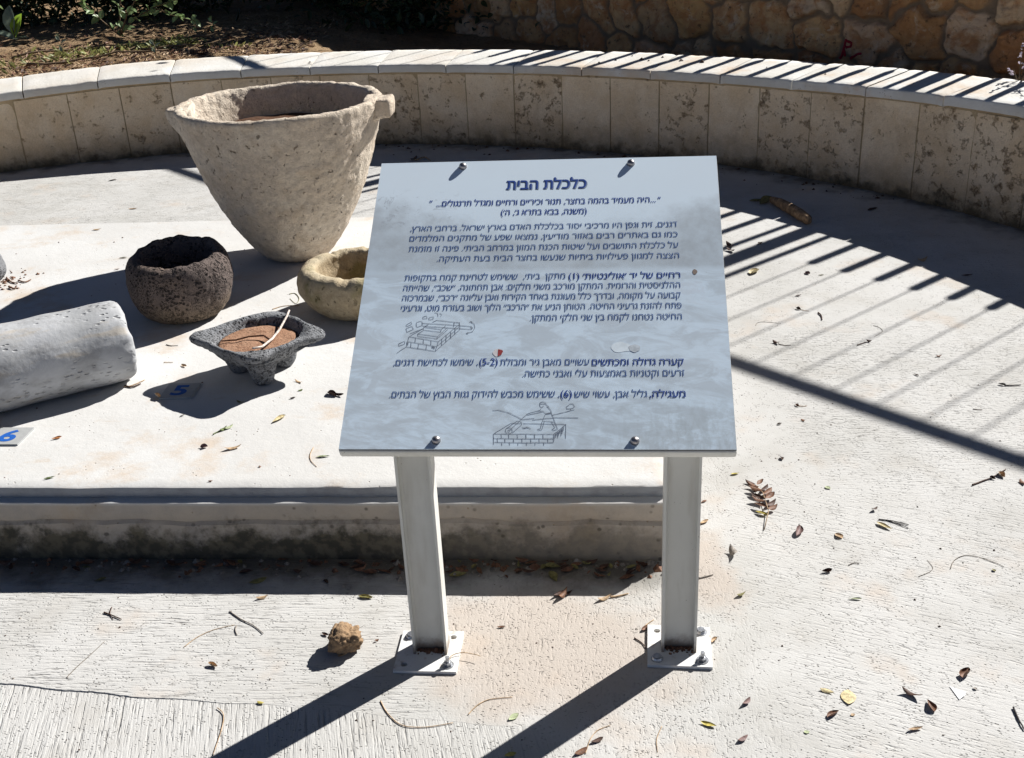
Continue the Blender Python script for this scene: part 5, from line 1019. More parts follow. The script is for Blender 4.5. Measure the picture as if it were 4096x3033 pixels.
# big vat
VC = Vector((-0.885, 4.605, PZ))
vat = empty('stone_vat', VC, 'large pale conical limestone vat with two lugs at its rim', 'vat')
prof = [(0.0, 0.0), (0.10, 0.0), (0.135, 0.008), (0.165, 0.035), (0.228, 0.125), (0.300, 0.262), (0.357, 0.415), (0.384, 0.51), (0.400, 0.575), (0.409, 0.615), (0.414, 0.640), (0.412, 0.650), (0.404, 0.654), (0.378, 0.653), (0.371, 0.647), (0.364, 0.61), (0.345, 0.53), (0.330, 0.47), (0.2, 0.455), (0.0, 0.45)]
def vat_disp(p, r, z, t):
    q = p.copy()
    n1 = fract((p.x * 4, p.y * 4, p.z * 4), 3); n2 = fract((p.x * 17, p.y * 17, p.z * 17 + 3), 4)
    d = 0.004 * n1 + 0.004 * n2 + 0.0034 * fract((p.x * 38, p.y * 38, p.z * 30), 4)
    rim = max(0, min(1, (z - 0.60) / 0.03))
    rd = Vector((cos(t), sin(t), 0))
    q += rd * d * (1 + 0.8 * rim)
    q.z += rim * (0.006 * noise.noise((cos(t) * 1.2, sin(t) * 1.2, 3)) + 0.004 * noise.noise((cos(t) * 7, sin(t) * 7, 1)) + 0.003 * noise.noise((cos(t) * 22, sin(t) * 22, 1))) if z > 0.3 else 0
    return q
v, f = lathe('body', VC, prof, M_VAT, disp=vat_disp, seg=220, step=0.008, smooth_it=2)
make('body', v, f, M_VAT, vat)
def lump(pts_fn, nu, nv):
    v = [pts_fn(i / nu, j / nv) for j in range(nv + 1) for i in range(nu)]
    f = [(j * nu + i, j * nu + (i + 1) % nu, (j + 1) * nu + (i + 1) % nu, (j + 1) * nu + i) for j in range(nv) for i in range(nu)]
    f += [tuple(range(nu - 1, -1, -1)), tuple(nv * nu + i for i in range(nu))]
    return v, f
def lug(c, ang, r0, r1, w0, w1, z0, z1, zt, mat, parent, name='lug', amp=0.006, taper=1.0):
    """blocky lug from radius r0 to r1; underside rises from z0 at the wall to z1 at the tip"""
    rd = Vector((cos(ang), sin(ang), 0)); td = Vector((-sin(ang), cos(ang), 0))
    def fn(u, w):
        t = 2 * pi * u
        k = w
        r = r0 + (r1 - r0) * k
        wd = w0 + (w1 - w0) * k; zb = z0 + (z1 - z0) * k
        e = 1.0 if w < 0.85 else sqrt(max(0.05, 1 - ((w - 0.85) / 0.16) ** 2))
        sx = abs(cos(t)) ** 0.28 * (1 if cos(t) > 0 else -1); sz = abs(sin(t)) ** 0.28 * (1 if sin(t) > 0 else -1)
        p = Vector(c) + rd * r + td * sx * wd * e + Vector((0, 0, (zb + zt) / 2 + sz * (zt - zb) / 2 * e))
        return p + (rd * 0.4 + Vector((0, 0, 1)) + td * 0.5) * amp * fract((p.x * 14, p.y * 14, p.z * 14), 3)
    v, f = lump(fn, 40, 18)
    return make(name, v, f, mat, parent)
lug(VC, radians(-4), 0.355, 0.468, 0.074, 0.066, 0.560, 0.578, 0.652, M_VAT, vat)
lug(VC, radians(184), 0.355, 0.452, 0.110, 0.022, 0.50, 0.605, 0.648, M_VAT, vat)
dirt, df = lathe('soil', VC, [(0.0, 0.536), (0.2, 0.536), (0.338, 0.532), (0.346, 0.48), (0.0, 0.44)], M_DARKDIRT, seg=48, step=0.02, smooth_it=1, disp=lambda p, r, z, t: p + Vector((0, 0, 0.008 * fract((p.x * 8, p.y * 8, 1), 3) if z > 0.5 else 0)))
tag(make('dirt', dirt, df, M_DARKDIRT, loc=VC + Vector((0, 0, 0.45))), 'dark brown dirt lying inside the large limestone vat', 'dirt')

# basalt mortar
BC = Vector((-1.207, 3.958, PZ))
basalt = empty('basalt_mortar', BC, 'round dark brown porous basalt mortar with a wide mouth', 'mortar')
prof = [(0, 0), (0.10, 0.0), (0.135, 0.010), (0.163, 0.04), (0.182, 0.085), (0.192, 0.14), (0.190, 0.185), (0.180, 0.222), (0.163, 0.243), (0.145, 0.247), (0.132, 0.236), (0.122, 0.2), (0.112, 0.14), (0.09, 0.085), (0.05, 0.065), (0, 0.06)]
def bas_disp(p, r, z, t):
    rd = Vector((cos(t), sin(t), 0))
    d = 0.006 * fract((p.x * 6, p.y * 6, p.z * 6 + 5), 3) + 0.004 * fract((p.x * 32, p.y * 32, p.z * 32), 3)
    q = p + rd * d
    up = max(0, min(1, (z - 0.17) / 0.06))
    q.z += up * (0.009 * noise.noise((cos(t) * 1.8, sin(t) * 1.8, 8)) + 0.003 * noise.noise((cos(t) * 5, sin(t) * 5, 2)) + 0.012 * sin(t)) + 0.004 * fract((p.x * 30, p.y * 30, p.z * 30 + 9), 3) * (1 if z > 0.02 else 0)
    return q
v, f = lathe('bowl', BC, prof, M_BASALT, disp=bas_disp, seg=170, step=0.007)
make('bowl', v, f, M_BASALT, basalt)

# limestone mortar
LC = Vector((-0.545, 3.928, PZ))
lime = empty('limestone_mortar', LC, 'yellowish limestone mortar with thick chipped rim half hidden behind the sign panel', 'mortar')
prof = [(0, 0), (0.12, 0.0), (0.160, 0.012), (0.195, 0.045), (0.219, 0.090), (0.220, 0.125), (0.216, 0.150), (0.210, 0.168), (0.200, 0.176), (0.178, 0.178), (0.160, 0.176), (0.150, 0.166), (0.143, 0.13), (0.125, 0.06), (0, 0.04)]
def lim_disp(p, r, z, t):
    rd = Vector((cos(t), sin(t), 0))
    d = 0.010 * fract((p.x * 5, p.y * 5, p.z * 5 + 2), 3) + 0.003 * fract((p.x * 24, p.y * 24, p.z * 24), 3)
    up = max(0, min(1, (z - 0.15) / 0.04))
    chip = up * 0.026 * max(0, noise.noise((cos(t) * 4.1, sin(t) * 4.1, 5)) + 0.3 * noise.noise((cos(t) * 11, sin(t) * 11, 2)) - 0.05)
    q = p + rd * (d - chip)
    q.z += up * (0.008 * noise.noise((cos(t) * 2, sin(t) * 2, 3)) + 0.006 * noise.noise((cos(t) * 7, sin(t) * 7, 4))) - chip
    return q
v, f = lathe('bowl', LC, prof, M_LIME, disp=lim_disp, seg=170, step=0.007, smooth_it=2)
make('bowl', v, f, M_LIME, lime)

# footed bowl with four lugs
FC = Vector((-0.815, 3.375, PZ))
foot = empty('footed_bowl', FC, 'grey basalt bowl on three feet with four pointed lugs at its rim', 'bowl')
LUGS = [(radians(177), 1.0), (radians(-3), 1.0), (radians(84), 0.55), (radians(-82), 0.75)]
def foot_rad(r, z, t):
    k = sum(a * math.exp(-(((t - l + pi) % (2 * pi) - pi) / 0.30) ** 2) for l, a in LUGS)
    hi = max(0, min(1, (z - 0.055) / 0.075))
    if r > 0.148 or z < 0.10:
        out = hi * k * 0.062
    else: out = 0
    return r + out * min(1, r / 0.15), z - 0.006 * k * (hi if r > 0.15 else 0)
prof = [(0, 0.052), (0.06, 0.052), (0.095, 0.060), (0.125, 0.085), (0.150, 0.115), (0.163, 0.136), (0.164, 0.146), (0.156, 0.151), (0.147, 0.149), (0.142, 0.142), (0.137, 0.125), (0.128, 0.108), (0, 0.104)]
def foot_disp(p, r, z, t):
    rd = Vector((cos(t), sin(t), 0))
    q = p + rd * (0.004 * fract((p.x * 9, p.y * 9, p.z * 9), 3) + 0.003 * fract((p.x * 35, p.y * 35, p.z * 35), 3))
    q.z += 0.004 * fract((p.x * 10, p.y * 10, 5), 3)
    return q
v, f = lathe('basin', FC, prof, M_GREY_BASALT, rad=foot_rad, disp=foot_disp, seg=150, step=0.007, smooth_it=3)
make('basin', v, f, M_GREY_BASALT, foot)
for a, rr0 in ((radians(-78), 0.078), (radians(162), 0.085), (radians(42), 0.085)):
    cc = FC + Vector((cos(a), sin(a), 0)) * rr0
    v, f = lathe('foot', cc, [(0, 0), (0.026, 0.0), (0.034, 0.008), (0.038, 0.03), (0.048, 0.062), (0.06, 0.085), (0, 0.085)], M_GREY_BASALT, seg=40, step=0.006, smooth_it=2,
                 disp=lambda p, r, z, t: p + Vector((cos(t), sin(t), 0)) * 0.004 * fract((p.x * 20, p.y * 20, p.z * 20 + a), 3))
    make('foot', v, f, M_GREY_BASALT, foot)
dv, df = lathe('dirt', FC, [(0, 0.120), (0.08, 0.119), (0.133, 0.117), (0.131, 0.108), (0, 0.107)], M_REDDIRT, seg=60, step=0.012, smooth_it=1, disp=lambda p, r, z, t: p + Vector((0, 0, (0.004 * fract((p.x * 14, p.y * 14, 2), 4)) if z > 0.115 else 0)))
tag(make('dirt', dv, df, M_REDDIRT, loc=FC + Vector((0, 0, 0.107))), 'reddish brown dirt filling the grey footed bowl', 'dirt')
q = MB()
q.tube([FC + Vector(p) for p in ((0.016, -0.150, 0.153), (0.035, -0.105, 0.138), (0.05, -0.02, 0.128), (0.062, 0.05, 0.13), (0.078, 0.12, 0.150), (0.082, 0.150, 0.158))], [0.0036, 0.0038, 0.0042, 0.0040, 0.0036, 0.003], 8)
stick = q.build('forked_twig', M_TWIG_PALE, None, loc=FC + Vector((0.05, 0, 0.125)))
tag(stick, 'pale forked twig lying across the dirt in the footed bowl', 'twig')
q = MB(); q.tube([FC + Vector(p) for p in ((0.045, -0.03, 0.130), (0.02, 0.0, 0.133), (-0.03, 0.005, 0.13), (-0.07, -0.012, 0.127), (-0.115, -0.012, 0.126))], [0.004, 0.0035, 0.003, 0.003, 0.002], 7)
q.build('branch', LEAF['brown'], stick)

# marble roller
RA = 0.531; RR = 0.1318; RL = 0.95
ru_ = Vector((cos(RA), sin(RA), 0)); rw = Vector((-sin(RA), cos(RA), 0))
RE = Vector((-1.2505, 3.412, PZ + RR))
v = []; f = []
ni, ns_ = 120, 140
prof = [(0.0, 0.02), (0.0, 0.10), (0.0005, 0.112), (0.006, 0.124), (0.018, 0.130), (0.04, RR)]
prof += [(0.04 + (RL - 0.08) * i / ni, RR + 0.001 * sin(i * 0.3)) for i in range(1, ni)] + [(RL - 0.03, 0.130), (RL - 0.008, 0.122), (RL, 0.105), (RL, 0.02)]
for (s, r) in prof:
    for k in range(ns_):
        t = 2 * pi * k / ns_
        d = rw * cos(t) + Vector((0, 0, 1)) * sin(t)
        p = RE - ru_ * s + d * r
        end = 1 if s < 0.03 else 0
        am = 0.0022 * fract((s * 6, cos(t) * 2.2, sin(t) * 2.2), 4) + end * 0.006 * (fract((cos(t) * 4, sin(t) * 4, 3), 3))
        v.append(p + d * am - ru_ * end * 0.010 * max(0, noise.noise((cos(t) * 3.2, sin(t) * 3.2, 6))))
n = len(prof)
f = [(i * ns_ + k, i * ns_ + (k + 1) % ns_, (i + 1) * ns_ + (k + 1) % ns_, (i + 1) * ns_ + k) for i in range(n - 1) for k in range(ns_)]
f += [tuple(range(ns_)), tuple((n - 1) * ns_ + k for k in range(ns_ - 1, -1, -1))]
roller = make('marble_roller', v, f, M_MARBLE, loc=RE - ru_ * RL / 2 - Vector((0, 0, RR)))
# turn the object frame along the axis for the veins
R3 = Matrix.Rotation(RA, 4, 'Z')
roller.data.transform(R3.inverted()); roller.rotation_euler = (0, 0, RA)
tag(roller, 'grey white weathered marble roller lying on the plinth, cut by the left frame edge', 'roller')

# dark stone at the left frame edge
v, f = lathe('stone', Vector((-2.150, 4.415, PZ)), [(0, 0), (0.04, 0), (0.085, 0.02), (0.10, 0.06), (0.09, 0.11), (0.05, 0.14), (0, 0.145)], M_BASALT, seg=48, step=0.01, disp=lambda p, r, z, t: p + Vector((cos(t), sin(t), 0.3)) * 0.012 * fract((p.x * 9, p.y * 9, p.z * 9), 4))
tag(make('stone', v, f, M_GREY_BASALT, loc=(-2.150, 4.415, PZ)), 'grey stone just showing at the left frame edge on the plinth', 'stone')

# number plates
def number_plate(c, yaw, text, label, ang=0.0, th=0.006):
    root = empty('number_plate', c, label, 'number plate', 'numbered plates on the plinth')
    e1 = Vector((cos(yaw), sin(yaw), 0)); e2 = Vector((-sin(yaw), cos(yaw), 0))
    q = MB(); q.box(Vector(c) + Vector((0, 0, th / 2)), e1 * 0.0515, e2 * 0.053, (0, 0, th / 2))
    q.build('plate', M_NUMPLATE, root, smooth=False)
    cu = bpy.data.curves.new('digit', 'FONT'); o = bpy.data.objects.new('digit', cu); col.objects.link(o)
    cu.body = text; cu.offset = 0.03; cu.size = 1
    bpy.context.view_layer.update()
    me = bpy.data.meshes.new_from_object(o.evaluated_get(bpy.context.evaluated_depsgraph_get()))
    co = np.array([w.co[:2] for w in me.vertices]); fa = [tuple(p.vertices) for p in me.polygons]
    bpy.data.objects.remove(o)
    mid = (co.min(0) + co.max(0)) / 2; s = 0.074 / (co[:, 1].max() - co[:, 1].min())
    pts = [Vector(c) + e1 * (x - mid[0]) * s * 1.12 + e2 * (y - mid[1]) * s + Vector((0, 0, th + 0.0006)) for x, y in co]
    make('digit', pts, fa, M_NUM, root, smooth=False, sharp='keep')
    return root
number_plate((-1.503, 2.996, PZ), -0.10, '6', 'small grey plate with a blue 6 in front of the marble roller')
number_plate((-1.059, 3.259, PZ), -0.06, '5', 'small grey plate with a blue 5 in the shadow of the footed bowl')

# ------------------------------------------------------------------ rock, stick, sprig, paper on the pavement
RKC = Vector((-0.432, 2.195, 0))
bm = bmesh.new(); bmesh.ops.create_icosphere(bm, subdivisions=5, radius=1)
vv = []
for q in bm.verts:
    p = q.co.copy()
    mx_ = max(abs(p.x), abs(p.y), abs(p.z)); p = p * (0.45 / mx_ + 0.55)
    d = 1 + 0.34 * fract((p.x * 1.1, p.y * 1.1, p.z * 1.1 + 8), 4) + 0.06 * fract((p.x * 6, p.y * 6, p.z * 6), 4)
    p = Vector((p.x * 0.038, p.y * 0.034, p.z * 0.030)) * d
    vv.append(RKC + Vector((p.x + p.z * 0.15, p.y, max(0.0005, p.z + 0.030))))
ff = [tuple(w.index for w in p.verts) for p in bm.faces]; bm.free()
tag(make('rock', vv, ff, M_ROCK, loc=RKC), 'fist sized brown rock on the pavement left of the left post', 'rock')
q = MB()
pts = [Vector((1.405, 5.70, 0.02)), Vector((1.425, 5.62, 0.026)), Vector((1.452, 5.51, 0.028)), Vector((1.475, 5.41, 0.028)), Vector((1.492, 5.325, 0.024)), Vector((1.496, 5.30, 0.02))]
q.tube(pts, [0.016, 0.024, 0.027, 0.027, 0.024, 0.012], 14)
q.v = [tuple(Vector(p) + Vector((0, 0, 1)) * 0.004 * fract((p[0] * 25, p[1] * 25, p[2] * 40), 3)) for p in q.v]
tag(q.build('stick', M_BARK, None, loc=(1.45, 5.5, 0)), 'thick brown broken stick lying on the edge of the wall shadow', 'stick')

def leaf_geo(A, B, w, curl, seed, lift=0.0015):
    """one leaf blade from A to B on the ground, cupped across and bowed along"""
    r_ = random.Random(seed)
    A = Vector(A); B = Vector(B); ax = B - A; Ln = max(ax.length, 0.004); ax.normalize()
    sd_ = Vector((-ax.y, ax.x, 0)); nl, nw = 10, 6
    hw = Ln * w * 0.5
    bow = r_.uniform(0.2, 1.0) * 0.16 * Ln * curl; tw = r_.uniform(-0.6, 0.6) * curl; cup = r_.choice((1, 1, -0.7)) * 0.9 * curl
    tilt = r_.uniform(-0.4, 0.4) * curl
    v = []
    asym = r_.uniform(-0.12, 0.12)
    for i in range(nl + 1):
        s = i / nl
        pw_ = max(0.03, sin(pi * min(1, max(0, s + asym * sin(pi * s)))) ** 0.75)
        for j in range(nw + 1):
            u = (j / nw - 0.5) * 2
            th = cup * u * 1.25
            a = tw * (s - 0.5) * 2 + tilt
            yy = hw * pw_ * (sin(th) / (cup * 1.25) if abs(cup) > 0.05 else u)
            zz = hw * pw_ * (1 - cos(th)) / max(0.3, abs(cup)) * (1 if cup > 0 else -1)
            y2 = yy * cos(a) - zz * sin(a); z2 = yy * sin(a) + zz * cos(a)
            z2 += bow * (2 * s - 1) ** 2 + 0.02 * Ln * noise.noise((s * 3, u * 2, seed * 0.7))
            v.append(A + ax * (Ln * s) + sd_ * y2 + Vector((0, 0, z2)))
    mn = min(p.z for p in v) - A.z
    v = [p + Vector((0, 0, lift - mn)) for p in v]
    f = [(i * (nw + 1) + j, (i + 1) * (nw + 1) + j, (i + 1) * (nw + 1) + j + 1, i * (nw + 1) + j + 1) for i in range(nl) for j in range(nw)]
    return v, f
# dry pinnate sprig
sg = MB(); P0 = Vector((0.673, 2.617, 0.004)); P1 = Vector((0.703, 2.699, 0.012)); P2 = Vector((0.708, 2.795, 0.014)); P3 = Vector((0.698, 2.85, 0.008))
sprig = empty('dry_sprig', (0.70, 2.73, 0), 'dry brown leafy sprig with many leaflets right of the sign', 'sprig')
sg.tube([P0, P1, P2, P3], [0.0014, 0.0013, 0.0011, 0.0008], 6)
sg.build('stem', LEAF['tan'], sprig)
for k in range(13):
    s = 0.30 + 0.70 * k / 12
    base = P0.lerp(P1, s / 0.35) if s < 0.35 else P1.lerp(P2, (s - 0.35) / 0.4) if s < 0.75 else P2.lerp(P3, (s - 0.75) / 0.25)
    sd_ = 1 if k % 2 else -1
    a = radians(90) - sd_ * radians(52 - 16 * (k / 12))
    tip = base + Vector((cos(a), sin(a), 0)) * (0.050 - 0.012 * abs(k - 6) / 6)
    v, f = leaf_geo((base.x, base.y, 0.001), (tip.x, tip.y, 0.001), 0.42, 0.75, 100 + k, 0.003 + 0.004 * (k % 3))
    make('leaflet', v, f, LEAF['yellow'] if k == 0 else LEAF['brown' if k % 3 else 'darkbrown'], sprig)
q = MB(); q.prism([(0.936, 1.956, 0.0012), (0.963, 1.931, 0.004), (0.957, 1.922, 0.003), (0.941, 1.911, 0.0012)], (0, 0, 0.0006))
tag(q.build('paper_scrap', M_PAPER, None, loc=(0.948, 1.93, 0), smooth=False), 'torn triangular scrap of white paper on the right pavement', 'paper')

# ------------------------------------------------------------------ fallen leaves and twigs
DEB = json.loads(DEBRIS_DATA)
last = None
for i, (kind, g, colr, w, curl, lab) in enumerate(DEB):
    if kind == 'leaf':
        ax_, ay_, bx_, by_, z = g
        v, f = leaf_geo((ax_, ay_, z), (bx_, by_, z), w, curl, i)
        mid = Vector(((ax_ + bx_) / 2, (ay_ + by_) / 2, z))
        if lab == '+': make('leaf', v, f, LEAF[colr], last)
        else:
            last = make('fallen_leaf', v, f, LEAF[colr], loc=mid)
            tag(last, lab, 'seed' if ' seed' in lab else 'leaf', 'fallen leaves')
    else:
        r = w; n = len(g)
        # smooth the polyline (Catmull-Rom) and lift it to lie on the surface
        P = [Vector(p) for p in g]; pts = []
        for k in range(n - 1):
            p0, p1, p2, p3 = P[max(0, k - 1)], P[k], P[k + 1], P[min(n - 1, k + 2)]
            for s in range(6):
                t = s / 6
                pts.append(0.5 * ((2 * p1) + (-p0 + p2) * t + (2 * p0 - 5 * p1 + 4 * p2 - p3) * t * t + (-p0 + 3 * p1 - 3 * p2 + p3) * t * t * t))
        pts.append(P[-1])
        pts = [p + Vector((0, 0, r + 0.0004 + 0.8 * r * abs(noise.noise((k * 0.37, i * 1.7, 3))))) for k, p in enumerate(pts)]
        q = MB(); q.tube(pts, [r * (1.15 - 0.5 * k / len(pts)) * (1 + 0.25 * noise.noise((k * 1.3, i, 0))) for k in range(len(pts))], 6)
        if lab == '+': q.build('stem', LEAF[colr], last)
        else:
            last = q.build('twig', LEAF[colr], None, loc=pts[len(pts) // 2])
            tag(last, lab, 'twig', 'fallen twigs and stalks')

# crumbs, gravel grit and scraps nobody could count
def crumbs(name, spots, mat, seed, label=None):
    r_ = random.Random(seed); q = MB()
    for (x, y, z, s) in spots:
        k = r_.randint(4, 6); a0 = r_.uniform(0, 6.28)
        ring = [Vector((x + s * r_.uniform(0.6, 1.2) * cos(a0 + 2 * pi * i / k), y + s * r_.uniform(0.6, 1.2) * sin(a0 + 2 * pi * i / k), z)) for i in range(k)]
        top = Vector((x + r_.uniform(-.3, .3) * s, y + r_.uniform(-.3, .3) * s, z + s * r_.uniform(0.5, 1.0)))
        q.add(ring + [top], [(i, (i + 1) % k, k) for i in range(k)])
    return tag(q.build(name, mat, smooth=False), kind='stuff')
r_ = random.Random(21)
sp_ = []
for _ in range(420):
    x = r_.uniform(-1.3, 1.7); y = r_.uniform(1.75, 3.6)
    if x < 0.42 and y > 2.6 - 0.0935 * x: continue
    sp_.append((x, y, 0.0003, abs(r_.gauss(0, 0.0016)) + 0.0008))
crumbs('leaf_crumbs', sp_[::2], LEAF['darkbrown'], 1); crumbs('grit', sp_[1::2], LEAF['grey'], 2)
sp_ = []
for _ in range(260):     # rubble and litter gathered at the foot of the plinth
    s = r_.uniform(-0.9, 1.8); t = -0.035 - abs(r_.gauss(0, 0.03)); p = plp(s, t, 0)
    sp_.append((p.x, p.y, 0.0003, abs(r_.gauss(0, 0.006)) + 0.002))
crumbs('leaf_crumbs', sp_[::2], LEAF['brown'], 3); crumbs('grit', sp_[1::2], M_FACING if False else LEAF['grey'], 4)
# leaves drifted together in the shade at the foot of the plinth: a mass nobody could count
for nm_, colr, n_, sd0 in (('leaf_litter', 'brown', 46, 900), ('leaf_litter', 'olive', 20, 1000), ('leaf_litter', 'darkbrown', 40, 1100)):
    q = MB()
    for i in range(n_):
        s = -0.9 + 2.7 * r_.random() ** 0.7; t = -0.045 - abs(r_.gauss(0, 0.030)); p = plp(s, t, 0); a = r_.uniform(0, 2 * pi); ln = r_.uniform(0.02, 0.045)
        v, f = leaf_geo((p.x, p.y, 0), (p.x + ln * cos(a), p.y + ln * sin(a) * 0.8, 0), r_.uniform(0.35, 0.6), r_.uniform(0.6, 1.3), sd0 + i, 0.002 + 0.006 * r_.random())
        q.add([w if (w - PL0).dot(PN) < -0.04 else w - PN * ((w - PL0).dot(PN) + 0.04) for w in v], f)
    tag(q.build(nm_, LEAF[colr], sharp='keep'), kind='stuff')
# soil caught at the foot of each post
sp_ = []
for cx_, cy_ in ((-0.2254, 2.146), (0.3586, 2.1086)):
    for _ in range(70):
        p = Vector((cx_, cy_, 0)) + U * r_.uniform(-0.032, 0.032) + Wd_ * (0.019 - abs(r_.gauss(0, 0.009))); sp_.append((p.x, p.y, 0.0082, abs(r_.gauss(0, 0.003)) + 0.0015))
crumbs('dirt_crumbs', sp_, LEAF['brown'], 12)
sp_ = []
for _ in range(150):
    s = r_.uniform(-1.2, 1.7); t = r_.uniform(0.05, 2.3); p = plp(s, t, PZ)
    sp_.append((p.x, p.y, PZ + 0.0005, abs(r_.gauss(0, 0.0016)) + 0.0008))
for _ in range(60):
    p = Vector((-2.06 + r_.gauss(0, 0.05), 4.42 + r_.gauss(0, 0.08), 0)); sp_.append((p.x, p.y, PZ + 0.0005, abs(r_.gauss(0, 0.004)) + 0.002))
crumbs('leaf_crumbs', sp_, LEAF['brown'], 5)
sp_ = []
for _ in range(110):
    a = r_.uniform(0.6, 1.6); rr_ = RAD - abs(r_.gauss(0, 0.12)) - 0.02; p = pol(rr_, a, 0); sp_.append((p.x, p.y, 0.0003, abs(r_.gauss(0, 0.008)) + 0.003))
crumbs('leaf_crumbs', sp_, LEAF['darkbrown'], 6)
sp_ = []
for a, t, s in ((61.2, .1, .012), (58.3, .22, .016), (57.6, .2, .009), (56.3, .12, .01), (55.2, .25, .018), (53.4, .24, .016), (59.5, .3, .008), (50, .1, .006), (48, .2, .007), (71, .2, .008), (60.2, .18, .009), (57, .3, .01), (86, .1, .01), (43, .15, .008)):
    p = pol(RC + t, radians(a), cop_z(a) + 0.002 + t * 0.075); sp_.append((p.x, p.y, p.z, s))
crumbs('leaf_crumbs', sp_, LEAF['darkbrown'], 8)

# ------------------------------------------------------------------ litter, seedlings and plants in the bed
def lv(q, c, d, nrm, ln, w, fold=0.25):
    """leaf blade added to a mesh builder: base c, direction d, face normal nrm"""
    d = Vector(d).normalized(); n_ = Vector(nrm); sd_ = d.cross(n_)
    if sd_.length < 1e-3: sd_ = d.cross(Vector((0.3, 0.5, 0.8)))
    sd_.normalize(); n_ = sd_.cross(d)
    pr_ = [(0, 0.05), (0.18, 0.62), (0.42, 1.0), (0.66, 0.92), (0.86, 0.55), (1.0, 0.04)]
    v = []
    for s, k in pr_:
        p = Vector(c) + d * ln * s - n_ * ln * 0.18 * s * s
        v += [p - sd_ * w * k * 0.5 + n_ * w * k * fold, p, p + sd_ * w * k * 0.5 + n_ * w * k * fold]
    q.add(v, [(3 * i + j, 3 * i + 3 + j, 3 * i + 4 + j, 3 * i + 1 + j) for i in range(5) for j in (0, 1)])
def surf(x, y):
    r = hypot(x - CX, y - CY); a = math.degrees(atan2(y - CY, x - CX)); return bed_z(r, a)
r_ = random.Random(5)
def litter(n_, mat, smin, smax, thin, seed):
    r_ = random.Random(seed); q = MB()
    for _ in range(n_):
        a = r_.uniform(88, 135); rr_ = 4.80 + abs(r_.gauss(0, 1.0)); p = pol(rr_, radians(a), 0)
        z = bed_z(rr_, a); s = r_.uniform(smin, smax); th = r_.uniform(0, pi)
        d = Vector((cos(th), sin(th) * 0.6, r_.uniform(-0.1, 0.55)))
        lv(q, (p.x, p.y, z + 0.002), d, (r_.gauss(0, .5), r_.gauss(0, .5), 1), s, s * thin, r_.uniform(0, 0.3))
    return tag(q.build('bed_litter', mat, sharp='keep'), kind='stuff')
litter(5200, LEAF['tan'], 0.02, 0.06, 0.18, 1)
litter(3000, LEAF['brown'], 0.02, 0.055, 0.3, 2)
litter(1800, LEAF['darkbrown'], 0.02, 0.05, 0.35, 3)
q = MB(); r_ = random.Random(9)
for (cx_, cy_, rx_, ry_, n_) in ((-3.1, 8.55, 0.35, 0.28, 170), (-3.6, 8.2, 0.3, 0.25, 90), (-2.45, 8.75, 0.25, 0.15, 220), (-2.75, 8.85, 0.3, 0.12, 60), (-1.9, 8.5, 0.15, 0.1, 20), (-3.9, 8.4, 0.3, 0.2, 80)):
    for _ in range(n_):
        x = r_.gauss(cx_, rx_ * 0.6); y = r_.gauss(cy_, ry_ * 0.6)
        if hypot(x - CX, y - CY) < 4.84: continue
        th = r_.uniform(0, 2 * pi); s = r_.uniform(0.025, 0.07)
        lv(q, (x, y, surf(x, y)), (cos(th), sin(th), r_.uniform(0.3, 1.3)), (-sin(th), cos(th), 0.6), s, s * 0.3)
tag(q.build('ground_weeds', mat_foliage('weed_foliage', (0.30, 0.31, 0.11), 0.3), sharp='keep'), kind='stuff')
# long dry stems lying in the bed
for i, (p0, p1) in enumerate((((-3.55, 8.55), (-2.75, 8.95)), ((-3.3, 8.15), (-2.35, 8.42)), ((-2.6, 8.45), (-1.95, 8.75)), ((-2.5, 8.95), (-1.9, 9.05)))):
    q = MB(); pts = []
    for k in range(9):
        t = k / 8; x = p0[0] + (p1[0] - p0[0]) * t; y = p0[1] + (p1[1] - p0[1]) * t + 0.03 * sin(3 * t + i)
        pts.append(Vector((x, y, surf(x, y) + 0.022)))
    q.tube(pts, [0.009 - 0.004 * k / 8 for k in range(9)], 7)
    tag(q.build('dead_twig', M_STEM, None, loc=pts[4]), ['long dry brown stem in the bed at far left', 'long dry brown stem close behind the coping at left', 'dry brown stem in the bed below the leafy sprig', 'dry brown stem at the edge of the bed shade'][i], 'plant stem', 'dry stems lying in the bed')

def plant(name, label, base, stems, leaves, fol, cat='plant', stem_r=0.007):
    root = empty(name, base, label, cat)
    q = MB()
    for st in stems: q.tube([Vector(p) for p in st], [stem_r * (1 - 0.6 * k / (len(st) - 1)) for k in range(len(st))], 6)
    q.build('stem', M_STEM, root)
    for nm, mat, lst in leaves:
        q = MB()
        for a in lst: lv(q, *a)
        q.build(nm, mat, root, sharp='keep')
    return root
r_ = random.Random(31)
B0 = Vector((-2.98, 9.33, 0.55))
branches = [[B0, B0 + Vector((-.12, 0, .12)), B0 + Vector((-.22, -.05, .25)), B0 + Vector((-.27, -.08, .38))],
            [B0, B0 + Vector((.12, .05, .12)), B0 + Vector((.30, .02, .20)), B0 + Vector((.52, -.05, .26)), B0 + Vector((.78, -.1, .31))],
            [B0, B0 + Vector((.10, -.05, .16)), B0 + Vector((.25, -.12, .33)), B0 + Vector((.45, -.15, .45)), B0 + Vector((.62, -.15, .55))],
            [B0, B0 + Vector((.02, .05, .2)), B0 + Vector((.08, .05, .4)), B0 + Vector((.1, 0, .58))],
            [B0 + Vector((.30, .02, .20)), B0 + Vector((.45, -.05, .14)), B0 + Vector((.62, -.1, .10))],
            [B0 + Vector((.25, -.12, .33)), B0 + Vector((.5, -.2, .33)), B0 + Vector((.72, -.25, .42))]]
LV = []
